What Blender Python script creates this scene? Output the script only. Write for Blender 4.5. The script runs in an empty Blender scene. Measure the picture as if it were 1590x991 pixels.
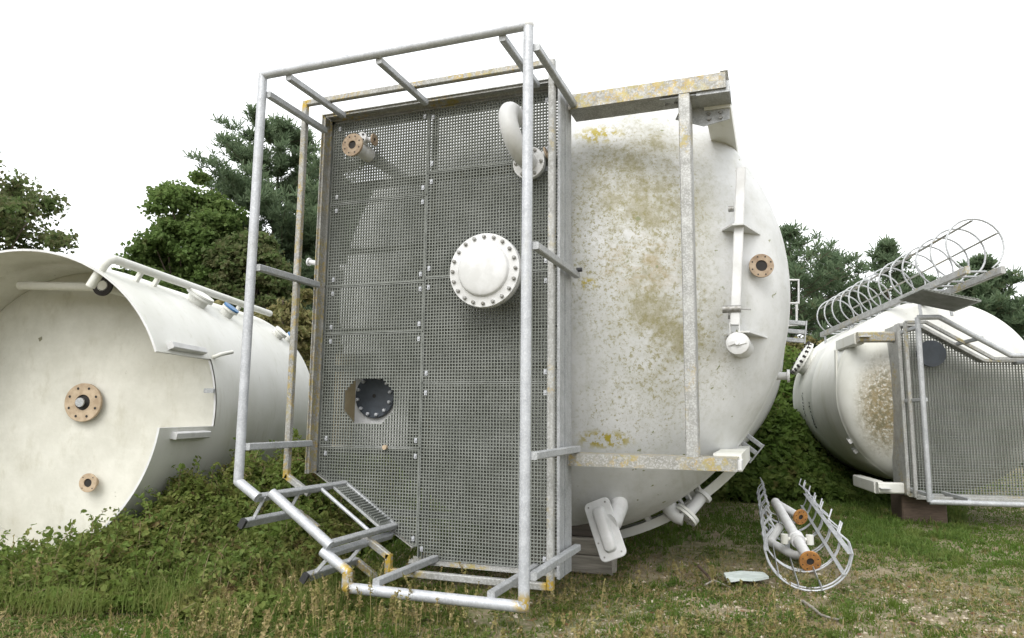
import bpy, math, random
import numpy as np
from math import sin, cos, pi, sqrt, radians
from mathutils import Vector, Matrix
random.seed(7); RNG = np.random.default_rng(11)
V = Vector
scene = bpy.context.scene
COL = scene.collection

# ------------------------------------------------------------------ camera
F = 1104.5                                   # focal length in photo pixels (photo 1590 wide)
CAM = V((4.281, -6.052, 1.543))
RIGHT = V((0.93808, 0.34626, 0.01073))
UP = V((0.03622, -0.12884, 0.99100))
FWD = V((-0.34452, 0.92925, 0.13341))
cam = bpy.data.cameras.new('camera'); cam.sensor_width = 36; cam.lens = F/1590*36
cam.clip_start = .05; cam.clip_end = 2000
co = bpy.data.objects.new('camera', cam); COL.objects.link(co)
M = Matrix((RIGHT, UP, -FWD)).transposed().to_4x4(); M.translation = CAM
co.matrix_world = M; scene.camera = co

def ray(px, py): return RIGHT*((px-795)/F) + UP*((495.5-py)/F) + FWD
def at(px, py, y): d = ray(px, py); return CAM + d*((y-CAM.y)/d.y)        # on the plane Y = y
def atX(px, py, x): d = ray(px, py); return CAM + d*((x-CAM.x)/d.x)
def ground(px, py, z=0.): d = ray(px, py); return CAM + d*((z-CAM.z)/d.z)
def depth(px, py, dist): return CAM + ray(px, py)*dist
def plane(px, py, p, n): d = ray(px, py); return CAM + d*((p-CAM).dot(n)/d.dot(n))

# ------------------------------------------------------------------ materials
class NT:
    def __init__(s, name):
        s.m = bpy.data.materials.new(name); s.m.use_nodes = True
        s.t = s.m.node_tree; s.b = s.t.nodes['Principled BSDF']
        s.pos = s.n('ShaderNodeNewGeometry').outputs['Position']
        s.obj = s.n('ShaderNodeTexCoord').outputs['Object']
    def n(s, typ, **kw):
        n = s.t.nodes.new(typ)
        for k, v in kw.items(): setattr(n, k, v)
        return n
    def l(s, a, b): s.t.links.new(a, b)
    def noise(s, scale, detail=4, rough=.55, vec=None, stretch=None, dist=0.):
        n = s.n('ShaderNodeTexNoise'); n.inputs['Scale'].default_value = scale
        n.inputs['Detail'].default_value = detail; n.inputs['Roughness'].default_value = rough
        n.inputs['Distortion'].default_value = dist
        vec = vec or s.pos
        if stretch:
            mp = s.n('ShaderNodeMapping'); mp.inputs['Scale'].default_value = stretch; s.l(vec, mp.inputs['Vector']); vec = mp.outputs[0]
        s.l(vec, n.inputs['Vector']); return n.outputs['Fac']
    def ramp(s, v, a, b, lo=0., hi=1.):
        n = s.n('ShaderNodeMapRange', interpolation_type='SMOOTHSTEP')
        n.inputs['From Min'].default_value = a; n.inputs['From Max'].default_value = b
        n.inputs['To Min'].default_value = lo; n.inputs['To Max'].default_value = hi
        s.l(v, n.inputs['Value']); return n.outputs[0]
    def math(s, op, a, b=None):
        n = s.n('ShaderNodeMath', operation=op)
        for i, v in enumerate((a, b)):
            if v is None: continue
            if isinstance(v, (int, float)): n.inputs[i].default_value = v
            else: s.l(v, n.inputs[i])
        return n.outputs[0]
    def blob(s, c, r):            # 1 inside an ellipsoid in the world, fading out to 0
        a = s.n('ShaderNodeVectorMath', operation='SUBTRACT'); s.l(s.pos, a.inputs[0]); a.inputs[1].default_value = c
        d = s.n('ShaderNodeVectorMath', operation='DIVIDE'); s.l(a.outputs[0], d.inputs[0]); d.inputs[1].default_value = r
        L = s.n('ShaderNodeVectorMath', operation='LENGTH'); s.l(d.outputs[0], L.inputs[0])
        return s.ramp(L.outputs['Value'], .35, 1.15, 1., 0.)
    def mix(s, f, a, b):
        n = s.n('ShaderNodeMix', data_type='RGBA')
        for i, v in ((0, f), (6, a), (7, b)):
            if isinstance(v, (int, float)): n.inputs[i].default_value = v
            elif isinstance(v, tuple): n.inputs[i].default_value = (*v, 1)
            else: s.l(v, n.inputs[i])
        return n.outputs[2]
    def out(s, col, rough=.6, metal=0., bump=None, bs=.3, bd=.01, spec=None):
        if isinstance(col, tuple): s.b.inputs['Base Color'].default_value = (*col, 1)
        else: s.l(col, s.b.inputs['Base Color'])
        if isinstance(rough, (int, float)): s.b.inputs['Roughness'].default_value = rough
        else: s.l(rough, s.b.inputs['Roughness'])
        s.b.inputs['Metallic'].default_value = metal
        if spec is not None: s.b.inputs['Specular IOR Level'].default_value = spec
        if bump is not None:
            n = s.n('ShaderNodeBump'); n.inputs['Strength'].default_value = bs; n.inputs['Distance'].default_value = bd
            s.l(bump, n.inputs['Height']); s.l(n.outputs[0], s.b.inputs['Normal'])
        return s.m

def m_tank():
    t = NT('weathered_white_paint')
    c = t.mix(t.ramp(t.noise(1.3, 6, .65), .35, .7), (.575, .58, .58), (.46, .465, .455))
    c = t.mix(t.math('MULTIPLY', t.ramp(t.noise(7, 8, .75), .45, .72), .5), c, (.40, .40, .36))
    # the big algae field on the dome, and its speckle
    field = t.math('MAXIMUM', t.blob((3.12, .6, 3.55), (.72, 3, 1.15)), t.blob((3.35, .6, 2.45), (.55, 3, .85)))
    field = t.math('MULTIPLY', field, t.ramp(t.noise(1.8, 9, .74), .34, .62))
    c = t.mix(t.math('MULTIPLY', field, .92), c, (.27, .25, .165))
    sp = t.math('MULTIPLY', t.ramp(t.noise(15, 10, .82), .47, .57), t.math('MINIMUM', t.math('ADD', t.math('MULTIPLY', field, .95), .0), 1.))
    c = t.mix(t.math('MULTIPLY', sp, .88), c, (.20, .18, .08))
    halo = t.math('MAXIMUM', t.blob((3.05, .6, 3.3), (.95, 3, 1.55)), t.blob((3.3, .6, 2.3), (.8, 3, .9)))
    c = t.mix(t.math('MULTIPLY', halo, t.math('MULTIPLY', t.ramp(t.noise(24, 9, .82), .52, .57), .85)), c, (.22, .20, .085))
    sp2 = t.math('MULTIPLY', t.ramp(t.noise(31, 6, .8), .53, .64), t.math('MAXIMUM', t.blob((2.75, .5, 3.3), (.5, 3, 1.3)), t.blob((3.0, .5, 1.6), (.7, 3, .5))))
    c = t.mix(t.math('MULTIPLY', sp2, .9), c, (.22, .20, .075))
    brown = t.math('MULTIPLY', t.blob((3.15, .5, 2.95), (.5, 3, .3)), t.ramp(t.noise(5, 5, .7, stretch=(1, 1, 2)), .42, .62))
    c = t.mix(t.math('MULTIPLY', brown, .45), c, (.34, .26, .14))
    # sparse round lichen dots and two patches of yellow lichen
    dots = t.math('MULTIPLY', t.ramp(t.noise(13, 2, .5), .70, .73), t.ramp(t.noise(1.1, 2), .46, .58))
    c = t.mix(dots, c, (.20, .21, .11))
    yl = t.math('MULTIPLY', t.math('MAXIMUM', t.blob((2.72, .5, 4.32), (.26, 3, .12)), t.math('MAXIMUM', t.blob((2.66, .4, 2.77), (.10, 3, .07)), t.blob((2.75, .5, 1.32), (.3, 3, .1)))), t.ramp(t.noise(14, 5, .7), .46, .54))
    c = t.mix(yl, c, (.33, .27, .03))
    streak = t.ramp(t.noise(3, 5, .6, stretch=(3, .4, .25)), .56, .8)
    c = t.mix(t.math('MULTIPLY', streak, .5), c, (.38, .38, .32))
    return t.out(c, t.ramp(t.noise(6), .3, .7, .42, .7), bump=t.noise(26, 5, .6), bs=.25, bd=.006)
def m_cream(name, stain=None):
    t = NT(name)
    c = t.mix(t.ramp(t.noise(.9, 6, .6), .35, .7), (.66, .66, .625), (.56, .56, .51))
    st = t.ramp(t.noise(2.2, 6, .65, stretch=(1, 1, .25)), .52, .8)
    c = t.mix(t.math('MULTIPLY', st, .55), c, (.42, .41, .30))
    c = t.mix(t.math('MULTIPLY', t.ramp(t.noise(7, 6, .7, stretch=(1.2, 1.2, .12)), .56, .72), .35), c, (.36, .35, .25))
    c = t.mix(t.math('MULTIPLY', t.ramp(t.noise(14, 5, .7), .6, .75), .3), c, (.42, .42, .34))
    if stain:
        b = t.blob(*stain)
        c = t.mix(t.math('MULTIPLY', b, t.math('MULTIPLY', t.ramp(t.noise(20, 8, .8), .38, .52), .95)), c, (.23, .175, .075))
        c = t.mix(t.math('MULTIPLY', b, t.ramp(t.noise(17, 6, .7), .48, .58)), c, (.17, .155, .09))
    return t.out(c, .5, bump=t.noise(20, 4), bs=.15, bd=.006)
def m_inside():
    t = NT('bare_laminate_inside')
    c = t.mix(t.ramp(t.noise(1.6, 7, .7), .3, .7), (.62, .61, .55), (.50, .49, .43))
    c = t.mix(t.math('MULTIPLY', t.ramp(t.noise(5, 6, .7, stretch=(1, 1, .5)), .5, .75), .5), c, (.38, .36, .28))
    c = t.mix(t.ramp(t.noise(7, 3, .6), .72, .78), c, (.2, .19, .13))
    return t.out(c, .75, bump=t.noise(18, 5), bs=.3, bd=.01)
ELB = [(1.103,-1.1,.2),(1.103,-1.1,.32),(1.103,-.465,.30),(1.103,-.465,.2),(0,-.465,.96),(0,-.465,4.58),(2.557,-1.1,.23),(2.557,-.465,.22)]
def m_galv(name, lichen=.0, base=(.38, .39, .40), dark=(.27, .28, .285), metal=.25):
    t = NT(name)
    c = t.mix(t.ramp(t.noise(7, 6, .7), .3, .7), base, dark)
    c = t.mix(t.math('MULTIPLY', t.ramp(t.noise(70, 2), .45, .65), .3), c, (.66, .67, .68))
    c = t.mix(t.math('MULTIPLY', t.ramp(t.noise(3, 5, .7, stretch=(2, 2, .5)), .55, .75), .35), c, (.30, .29, .24))
    if lichen:
        big = t.ramp(t.noise(1.9, 3, .5), .63-lichen*.22, .78-lichen*.22)
        fine = t.ramp(t.noise(22, 6, .75), .47, .62)
        c = t.mix(t.math('MULTIPLY', t.math('MULTIPLY', big, fine), .8), c, (.40, .27, .05))
        c = t.mix(t.math('MULTIPLY', t.math('MULTIPLY', big, t.ramp(t.noise(11, 4, .7), .5, .62)), .7), c, (.30, .27, .12))
    eb = None
    for e in ELB:
        q = t.blob(e, (.09, .09, .09)); eb = q if eb is None else t.math('MAXIMUM', eb, q)
    c = t.mix(t.math('MULTIPLY', eb, t.ramp(t.noise(20, 4, .7), .42, .52)), c, (.40, .27, .03))
    return t.out(c, t.ramp(t.noise(15), .3, .7, .42, .65), metal, bump=t.noise(60, 3), bs=.12, bd=.003)
def m_plain(name, a, b, scale=8, rough=.6, bump=.15, metal=0., lo=.35, hi=.65):
    t = NT(name); c = t.mix(t.ramp(t.noise(scale, 6, .65), lo, hi), a, b)
    return t.out(c, rough, metal, bump=t.noise(scale*3, 4), bs=bump, bd=.005)
def m_leaf(name, cols, s1=.9, s2=14., transl=.25, spec=.2, rough=.6):
    t = NT(name)
    c = t.mix(t.ramp(t.noise(s1, 3, .6), .35, .65), cols[0], cols[1])
    c = t.mix(t.ramp(t.noise(s2, 2, .6), .4, .62), c, cols[2])
    if len(cols) > 3: c = t.mix(t.ramp(t.noise(s2*.45, 3, .7), .60, .68), c, cols[3])
    t.out(c, rough, spec=spec)
    tr = t.n('ShaderNodeBsdfTranslucent'); t.l(c, tr.inputs['Color'])
    mx = t.n('ShaderNodeMixShader'); mx.inputs[0].default_value = transl
    o = t.t.nodes['Material Output']; t.l(t.b.outputs[0], mx.inputs[1]); t.l(tr.outputs[0], mx.inputs[2]); t.l(mx.outputs[0], o.inputs[0])
    return t.m

MT = dict(
    tank=m_tank(), cream=m_cream('cream_white_paint'), creamR=m_cream('cream_white_paint_with_lichen', None),
    inside=m_inside(), galv=m_galv('galvanised_steel', .0), galvL=m_galv('galvanised_steel_lichen', 1.1, (.30, .295, .27), (.21, .205, .185)),
    galvM=m_galv('galvanised_steel_some_lichen', .5, (.34, .34, .325), (.235, .235, .22)),
    galvD=m_galv('galvanised_steel_underside_shade', .0, (.27, .27, .26), (.19, .19, .18)),  # darker copy of the steel, underside shade put into its colour
    galvB=m_galv('bright_galvanised_tube', .0, (.46, .475, .50), (.35, .36, .38), .3),
    grate=m_plain('grey_grating_plastic', (.205, .215, .195), (.145, .155, .135), 2.5, .75),
    gedge=m_plain('pale_grating_edge', (.22, .23, .215), (.15, .16, .145), 6, .7),
    white=m_plain('white_pipe_paint', (.61, .61, .61), (.50, .50, .49), 4, .45, .1),
    rustf=m_plain('raw_flange_face', (.38, .30, .215), (.20, .135, .085), 14, .8, .35, 0., .3, .75),
    rusto=m_plain('orange_rusty_flange', (.40, .19, .045), (.20, .085, .025), 18, .85, .4, 0., .3, .75),
    dark=m_plain('dark_grey_plastic', (.045, .055, .068), (.033, .040, .050), 6, .5),
    hole=m_plain('dark_bore', (.03, .027, .025), (.02, .018, .016), 6, .9),
    bolt=m_plain('grey_bolt_metal', (.32, .32, .31), (.18, .17, .15), 30, .5, .1, .5),
    cap=m_plain('black_rubber', (.02, .02, .022), (.03, .03, .032), 20, .6),
    blue=m_plain('blue_plastic_cap', (.05, .16, .33), (.04, .12, .26), 8, .45),
    tan2=m_plain('tan_laminate', (.36, .30, .19), (.27, .22, .13), 5, .8),
    tan=m_plain('tan_flange', (.47, .37, .26), (.30, .22, .14), 11, .75, .3, 0., .3, .75),
)
def m_wood(name, a, b):
    t = NT(name); n = t.noise(6, 6, .7, vec=t.obj, stretch=(.35, 6, 6))
    c = t.mix(t.ramp(n, .3, .7), a, b)
    return t.out(c, .85, bump=n, bs=.5, bd=.01)
MT['wood'] = m_wood('grey_weathered_timber', (.30, .28, .24), (.16, .145, .12))
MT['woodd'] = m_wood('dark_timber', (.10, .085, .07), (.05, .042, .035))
MT['woodb'] = m_wood('brown_timber', (.10, .07, .05), (.055, .037, .025))
MT['barkp'] = m_wood('bark', (.13, .10, .075), (.07, .055, .04))

# ------------------------------------------------------------------ mesh building
class MB:
    def __init__(s): s.v = []; s.f = []
    def add(s, vs, fs):
        o = len(s.v); s.v += [tuple(v) for v in vs]; s.f += [tuple(i+o for i in f) for f in fs]; return s
    def box(s, a, b):
        x0, y0, z0 = a; x1, y1, z1 = b
        vs = [(x0,y0,z0),(x1,y0,z0),(x1,y1,z0),(x0,y1,z0),(x0,y0,z1),(x1,y0,z1),(x1,y1,z1),(x0,y1,z1)]
        return s.add(vs, [(0,3,2,1),(4,5,6,7),(0,1,5,4),(1,2,6,5),(2,3,7,6),(3,0,4,7)])
    def bar(s, p, q, w, h, up=(0,0,1), ch=.12):         # chamfered rectangular bar
        p, q = V(p), V(q); d = (q-p).normalized(); up = V(up); x = d.cross(up)
        if x.length < 1e-4: x = d.cross(V((1,0,0)))
        x.normalize(); y = x.cross(d).normalized(); c = min(w, h)*ch
        pr = [(-w/2+c,-h/2),(w/2-c,-h/2),(w/2,-h/2+c),(w/2,h/2-c),(w/2-c,h/2),(-w/2+c,h/2),(-w/2,h/2-c),(-w/2,-h/2+c)]
        vs = [o+x*a+y*b for o in (p, q) for a, b in pr]
        fs = [(i, (i+1) % 8, (i+1) % 8+8, i+8) for i in range(8)] + [tuple(range(7,-1,-1)), tuple(range(8,16))]
        return s.add(vs, fs)
    def tube(s, path, r, seg=14, caps=True, rs=None):
        path = [V(p) for p in path]; n = len(path); vs = []; fs = []
        t0 = (path[1]-path[0]).normalized(); a = V((0,0,1)) if abs(t0.z) < .9 else V((1,0,0))
        x = t0.cross(a).normalized()
        for i, p in enumerate(path):
            if i == 0: t = path[1]-path[0]
            elif i == n-1: t = path[-1]-path[-2]
            else: t = (path[i+1]-p).normalized() + (p-path[i-1]).normalized()
            t.normalize(); x = (x-t*x.dot(t)).normalized(); y = t.cross(x)
            k = 1.
            if 0 < i < n-1: k = 1/max(.5, (path[i+1]-p).normalized().dot(t))
            rr = rs[i] if rs else r
            e = (path[i+1]-path[i-1]).normalized() if 0 < i < n-1 else t
            for j in range(seg):
                th = 2*pi*j/seg; vs.append(p+x*rr*cos(th)+y*rr*sin(th))
        for i in range(n-1):
            for j in range(seg):
                fs.append((i*seg+j, i*seg+(j+1) % seg, (i+1)*seg+(j+1) % seg, (i+1)*seg+j))
        if caps: fs += [tuple(range(seg-1,-1,-1)), tuple(range((n-1)*seg, n*seg))]
        return s.add(vs, fs)
    def lathe(s, o, ax, prof, seg=48, close=False):      # prof: (radius, distance along ax)
        o, ax = V(o), V(ax).normalized(); a = V((0,0,1)) if abs(ax.z) < .9 else V((1,0,0))
        x = ax.cross(a).normalized(); y = ax.cross(x); vs = []; fs = []; n = len(prof)
        for r, d in prof:
            for j in range(seg):
                th = 2*pi*j/seg; vs.append(o+ax*d+(x*cos(th)+y*sin(th))*r)
        for i in range(n-1 if not close else n):
            k = (i+1) % n
            for j in range(seg):
                fs.append((i*seg+j, k*seg+j, k*seg+(j+1) % seg, i*seg+(j+1) % seg))
        return s.add(vs, fs)
    def prism(s, pts, n):                                # flat polygon pushed along n
        n = V(n); k = len(pts); vs = [V(p) for p in pts]+[V(p)+n for p in pts]
        return s.add(vs, [tuple(range(k-1,-1,-1)), tuple(range(k,2*k))]+[(i,(i+1) % k,(i+1) % k+k,i+k) for i in range(k)])
    def build(s, name, mat, parent=None, smooth=38, props=None):
        o = V((0,0,0)); p = parent
        while p: o = o+p.location; p = p.parent
        me = bpy.data.meshes.new(name); me.from_pydata([(a-o.x, b-o.y, c-o.z) for a, b, c in s.v], [], s.f)
        me.materials.append(MT[mat] if isinstance(mat, str) else mat)
        import bmesh
        bm = bmesh.new(); bm.from_mesh(me); bmesh.ops.recalc_face_normals(bm, faces=bm.faces); bm.to_mesh(me); bm.free()
        if smooth:
            me.polygons.foreach_set('use_smooth', [True]*len(me.polygons)); me.set_sharp_from_angle(angle=radians(smooth))
        ob = bpy.data.objects.new(name, me); COL.objects.link(ob); ob.parent = parent
        return ob
def tag(o, label=None, cat=None, group=None, kind=None):
    if label: o['label'] = label
    if cat: o['category'] = cat
    if group: o['group'] = group
    if kind: o['kind'] = kind
    return o
def empty(name, loc, label, cat, group=None):
    o = bpy.data.objects.new(name, None); COL.objects.link(o); o.location = loc; o.empty_display_size = .2
    return tag(o, label, cat, group)
def quads(name, C, A, B, mat, parent=None, smooth=False):   # many small quads from centres and half-axes
    n = len(C); P = np.stack([C-A-B, C+A-B, C+A+B, C-A+B], 1).reshape(-1, 3)
    return rawmesh(name, P, 4, n, mat, parent)
def rawmesh(name, P, k, n, mat, parent=None):
    o = V((0,0,0)); p = parent
    while p: o = o+p.location; p = p.parent
    P = P-np.array(o); me = bpy.data.meshes.new(name)
    me.vertices.add(len(P)); me.vertices.foreach_set('co', P.astype(np.float32).ravel())
    me.loops.add(n*k); me.loops.foreach_set('vertex_index', np.arange(n*k, dtype=np.int32))
    me.polygons.add(n); me.polygons.foreach_set('loop_start', np.arange(0, n*k, k, dtype=np.int32))
    me.polygons.foreach_set('loop_total', np.full(n, k, dtype=np.int32))
    me.update(calc_edges=True); me.validate()
    me.materials.append(MT[mat] if isinstance(mat, str) else mat)
    ob = bpy.data.objects.new(name, me); COL.objects.link(ob); ob.parent = parent
    return ob
def rdir(n):
    v = RNG.normal(size=(n,3)); return v/np.linalg.norm(v, axis=1)[:,None]
def leaf_cloud(n_pts, size, aspect=.6, up=.9):
    n = len(n_pts); N_ = rdir(n)+np.array((0,0,up)); N_ /= np.linalg.norm(N_, axis=1)[:,None]
    A = np.cross(N_, rdir(n)); A /= np.linalg.norm(A, axis=1)[:,None]+1e-9; B = np.cross(N_, A)
    s = size*RNG.uniform(.6, 1.35, n); return A*s[:,None], B*(s*aspect)[:,None]
def leaves6(name, C, A, B, mat, parent=None):                 # six-sided leaf, bent along its rib
    n = len(C); N_ = np.cross(A, B); N_ /= np.linalg.norm(N_, axis=1)[:,None]+1e-9; k = np.linalg.norm(B, axis=1)[:,None]
    P = np.stack([C-A, C-A*.35+B+N_*k*.35, C+A*.35+B*.85+N_*k*.35, C+A, C, C-A, C, C+A, C+A*.35-B*.85+N_*k*.35, C-A*.35-B+N_*k*.35], 1).reshape(-1, 3)
    return rawmesh(name, P, 5, 2*n, mat, parent)
class VN:                                                # value noise on the ground
    def __init__(s, cell, seed): s.c = cell; s.g = np.random.default_rng(seed).random((256,256))
    def __call__(s, x, y):
        x = np.asarray(x)/s.c+128.3; y = np.asarray(y)/s.c+128.7
        i = np.floor(x).astype(int); j = np.floor(y).astype(int); u = x-i; w = y-j
        u = u*u*(3-2*u); w = w*w*(3-2*w); g = s.g; i0 = i % 256; i1 = (i+1) % 256; j0 = j % 256; j1 = (j+1) % 256
        return (g[i0,j0]*(1-u)+g[i1,j0]*u)*(1-w)+(g[i0,j1]*(1-u)+g[i1,j1]*u)*w

def bolts(parent, c, n, rad, count, r=.014, h=.02, mat='bolt', phase=0., name='bolt'):
    c, n = V(c), V(n).normalized(); a = V((0,0,1)) if abs(n.z) < .9 else V((1,0,0)); x = n.cross(a).normalized(); y = n.cross(x)
    first = None; p0 = None
    for k in range(count):
        th = 2*pi*k/count+phase; p = c+(x*cos(th)+y*sin(th))*rad
        if first is None:
            first = MB().lathe(p, n, [(.0001,-.004),(r,-.004),(r,h*.75),(r*.55,h),(.0001,h)], 8).build(name, mat, parent); p0 = p
        else:
            o = first.copy(); COL.objects.link(o); o.location = p-p0; o.parent = parent
def flange(parent, c, n, R, bore, th, matf, nb=8, boltmat=None, name='flange', edge=None):
    """ring flange with bolt holes; c is the middle of its front face, n points out of the pipe"""
    c, n = V(c), V(n).normalized()
    f = MB().lathe(c, n, [(bore,0),(R*.98,0),(R,-.004),(R,-th),(bore,-th)], 40, True).build(name, matf, parent)
    a = V((0,0,1)) if abs(n.z) < .9 else V((1,0,0)); x = n.cross(a).normalized(); y = n.cross(x)
    hb = MB()
    for k in range(nb):
        th_ = 2*pi*(k+.5)/nb; p = c+(x*cos(th_)+y*sin(th_))*(R+bore)*.5*1.1
        hb.lathe(p, n, [(.0001,.002),(R*.07,.002)], 10)
    if nb: hb.build('bolt_hole', 'hole', f)
    MB().lathe(c, n, [(.0001,-th*.55),(bore*1.0,-th*.55)], 24).build('bore', 'hole', f)
    return f

# ================================================================== MAIN TANK
TC = V((1.87, 1.5, 2.84)); TR = 2.57; DH = 1.2
T = empty('storage_tank', (1.87, 1.5, 0), 'biggest white tank lying on its side, lichen stained domed end behind a caged grating platform', 'tank')
def dome_pt(x, z, off=0.):
    k = 1-((x-TC.x)**2+(z-TC.z)**2)/TR**2; y = TC.y-DH*sqrt(max(k, 0.)); p = V((x, y, z))
    n = V(((x-TC.x)/TR**2, (y-TC.y)/DH**2, (z-TC.z)/TR**2)).normalized()
    return p+n*off, n
prof = [(TR*sin(a)+.0002, TC.y-DH*cos(a)) for a in np.linspace(0, pi/2, 40)]
# weld bead at the rim, then the cylinder and the far end
prof += [(TR+.012, 1.52), (TR+.012, 1.62), (TR, 1.63)] + [(TR, y) for y in np.linspace(1.9, 8.4, 8)] + [(TR*cos(a), 8.4+1.0*sin(a)) for a in np.linspace(.1, pi/2-.001, 12)]
MB().lathe((TC.x, 0, TC.z), (0,1,0), prof, 128).build('shell', 'tank', T, 30)
# ring of the transport saddle under the shell
sr = MB(); R1, R2 = TR+.07, TR+.16
for k in range(44):
    a0 = radians(-128+k*2.); a1 = radians(-128+(k+1)*2.)
    def q(a, r, y): return (TC.x+r*cos(a), y, TC.z+r*sin(a))
    vs = [q(a, r, y) for a in (a0, a1) for r in (R1, R2) for y in (1.82, 2.2)]
    sr.add(vs, [(0,1,5,4),(2,6,7,3),(0,4,6,2),(1,3,7,5)] + ([(0,2,3,1)] if k == 0 else []) + ([(4,5,7,6)] if k == 43 else []))
for k in range(8):
    a = radians(-126+k*12.); d = V((cos(a), 0, sin(a)))
    p = V((TC.x, 1.88, TC.z)); sr.bar(p+d*(TR-.02), p+d*(R1+.01), .06, .08, (0,1,0))
sr.build('saddle_ring', 'cream', T)

# ---- frame of the platform (plane Y = 0, X 0..2.557, Z .2..4.586, one corner cut off)
W, Z0, Z1 = 2.557, .2, 4.586; CZ = .96; DX, DZ = 1.103, .321
poly = [(0,Z1),(W,Z1),(W,Z0),(DX,Z0),(DX,DZ),(0,CZ)]
dd = V((DX, 0, DZ-CZ)).normalized(); nin = V((-dd.z, 0, dd.x))            # along the cut, and inward
# outer channels
def chan(name, mat, p, q, inward, d0, d1, t=.012, fl=.05):
    p, q = V(p), V(q); inw = V(inward); b = MB(); L = (q-p)
    def slab(o0, o1, y0, y1):
        a = [p+inw*o0, q+inw*o0, q+inw*o1, p+inw*o1]
        b.prism([V((v.x, y0, v.z)) for v in a], (0, y1-y0, 0))
    slab(0, t, d0, d1); slab(t, fl, d0+.02, d0+.02+t); slab(t, fl, d1-t, d1); return b.build(name, mat, T)
chan('side_channel', 'galv', (W,0,Z0+.005), (W,0,Z1-.005), (-1,0,0), -.045, .155)
chan('side_channel', 'galvM', (0,0,CZ), (0,0,Z1-.005), (1,0,0), -.045, .155)
chan('side_channel', 'galvM', (.013,0,Z1), (W-.013,0,Z1), (0,0,-1), -.045, .155)
chan('side_channel', 'galvM', (DX,0,Z0), (W-.013,0,Z0), (0,0,1), -.045, .155)
chan('side_channel', 'galvM', (.0,0,CZ), (DX,0,DZ), nin, -.045, .155)
# toe boards, standing off the grating
chan('toe_board', 'galv', (W-.004,0,Z0), (W-.004,0,Z1), (-1,0,0), -.20, -.055, .008, .03)
chan('toe_board', 'galvL', (.004,0,CZ), (.004,0,Z1), (1,0,0), -.20, -.055, .008, .03)
chan('toe_board', 'galvM', (.02,0,Z1-.003), (W-.02,0,Z1-.003), (0,0,-1), -.20, -.055, .008, .03)
chan('toe_board', 'galvM', (DX,0,Z0+.003), (W-.02,0,Z0+.003), (0,0,1), -.12, -.055, .008, .03)
# bearers behind the grating
for z in (.62, 1.18, 1.98, 2.36, 3.18, 3.86):
    x0 = .02 if z > CZ else (CZ-z)/(CZ-DZ)*DX+.03
    MB().bar((x0, .06, z), (W-.02, .06, z), .10, .055, (0,0,1)).build('bearer', 'galvM', T)
for x in (1.15,):
    MB().bar((x, .115, .34), (x, .115, Z1-.02), .06, .06, (1,0,0)).build('bearer', 'galvM', T)

# ---- gratings
PITCH = .0300; BW = .0078
HOLE = (.31, .86, 1.44, 1.875, .13)
def hole_int(c, horiz):          # interval of the octagonal hole cut by a bar
    x0, x1, z0, z1, ch = HOLE
    if horiz:
        if not z0 < c < z1: return None
        k = max(0, ch-(c-z0), ch-(z1-c)); return (x0+k, x1-k)
    if not x0 < c < x1: return None
    k = max(0, ch-(c-x0), ch-(x1-c)); return (z0+k, z1-k)
def cuts(seg, holes):
    out = [seg]
    for h in holes:
        if not h: continue
        nx = []
        for a, b in out:
            if h[1] <= a or h[0] >= b: nx.append((a, b)); continue
            if h[0] > a: nx.append((a, h[0]))
            if h[1] < b: nx.append((h[1], b))
        out = nx
    return [s for s in out if s[1]-s[0] > .004]
def pipe_int(c, px, pz, r, horiz):
    d = (c-pz) if horiz else (c-px)
    if abs(d) >= r: return None
    k = sqrt(r*r-d*d); o = px if horiz else pz; return (o-k, o+k)
q0 = at(572, 241, -.05); v0 = at(826, 258, -.06)
PIPES = [(1.885, 2.815, .262), (q0.x, q0.z, .076), (v0.x, v0.z, .13)]
def diag_z(x): return DZ if x >= DX else CZ+(DZ-CZ)*x/DX
def diag_x(z): return 0. if z >= CZ else (CZ-z)/(CZ-DZ)*DX
def panel(x0, x1, z0, z1, yf):
    b = MB()
    i0 = math.ceil(x0/PITCH); i1 = math.floor(x1/PITCH)
    for i in range(i0, i1+1):
        x = i*PITCH
        if x-BW/2 < x0+.010 or x+BW/2 > x1-.010: continue
        lo = max(z0, diag_z(x)+.03) if x < DX else z0
        if lo >= z1: continue
        for a, c in cuts((lo, z1), [hole_int(x, False)]+[pipe_int(x, *p, False) for p in PIPES]):
            b.box((x-BW/2, yf, a), (x+BW/2, yf+.025, c))
    for j in range(math.ceil(z0/PITCH), math.floor(z1/PITCH)+1):
        z = j*PITCH
        if z-BW/2 < z0+.011 or z+BW/2 > z1-.011: continue
        lo = max(x0, diag_x(z)+.05)
        if lo >= x1: continue
        for a, c in cuts((lo, x1), [hole_int(z, True)]+[pipe_int(z, *p, True) for p in PIPES]):
            b.box((a, yf+.0022, z-BW/2), (c, yf+.0272, z+BW/2))
    g = b.build('grating_panel', 'grate', T, 0)
    e = MB()
    for (a, c) in (((x0+.003, z0+.006), (x1-.003, z0+.006)), ((x0+.003, z1-.006), (x1-.003, z1-.006))):
        aa = max(a[0], diag_x(a[1])+.05)
        if aa < c[0]:
            for s_ in cuts((aa, c[0]), [pipe_int(a[1], *p, True) for p in PIPES]): e.box((s_[0], yf-.001, a[1]-.004), (s_[1], yf+.031, a[1]+.004))
    for x in (x0+.004, x1-.004):
        lo = max(z0+.011, diag_z(x)+.03) if x < DX else z0+.011
        e.box((x-.004, yf-.0016, lo), (x+.004, yf+.0316, z1-.011))
    e.build('edge_bar', 'gedge', g, 0)
    return g
def clip(g, x, z):
    MB().box((x-.014, -.060, z-.022), (x+.014, -.0545, z+.022)).lathe((x, -.060, z), (0,-1,0), [(.0001,.008),(.009,.008),(.009,0)], 8).build('clip', 'galvB', g)
XL = 1.155
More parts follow.
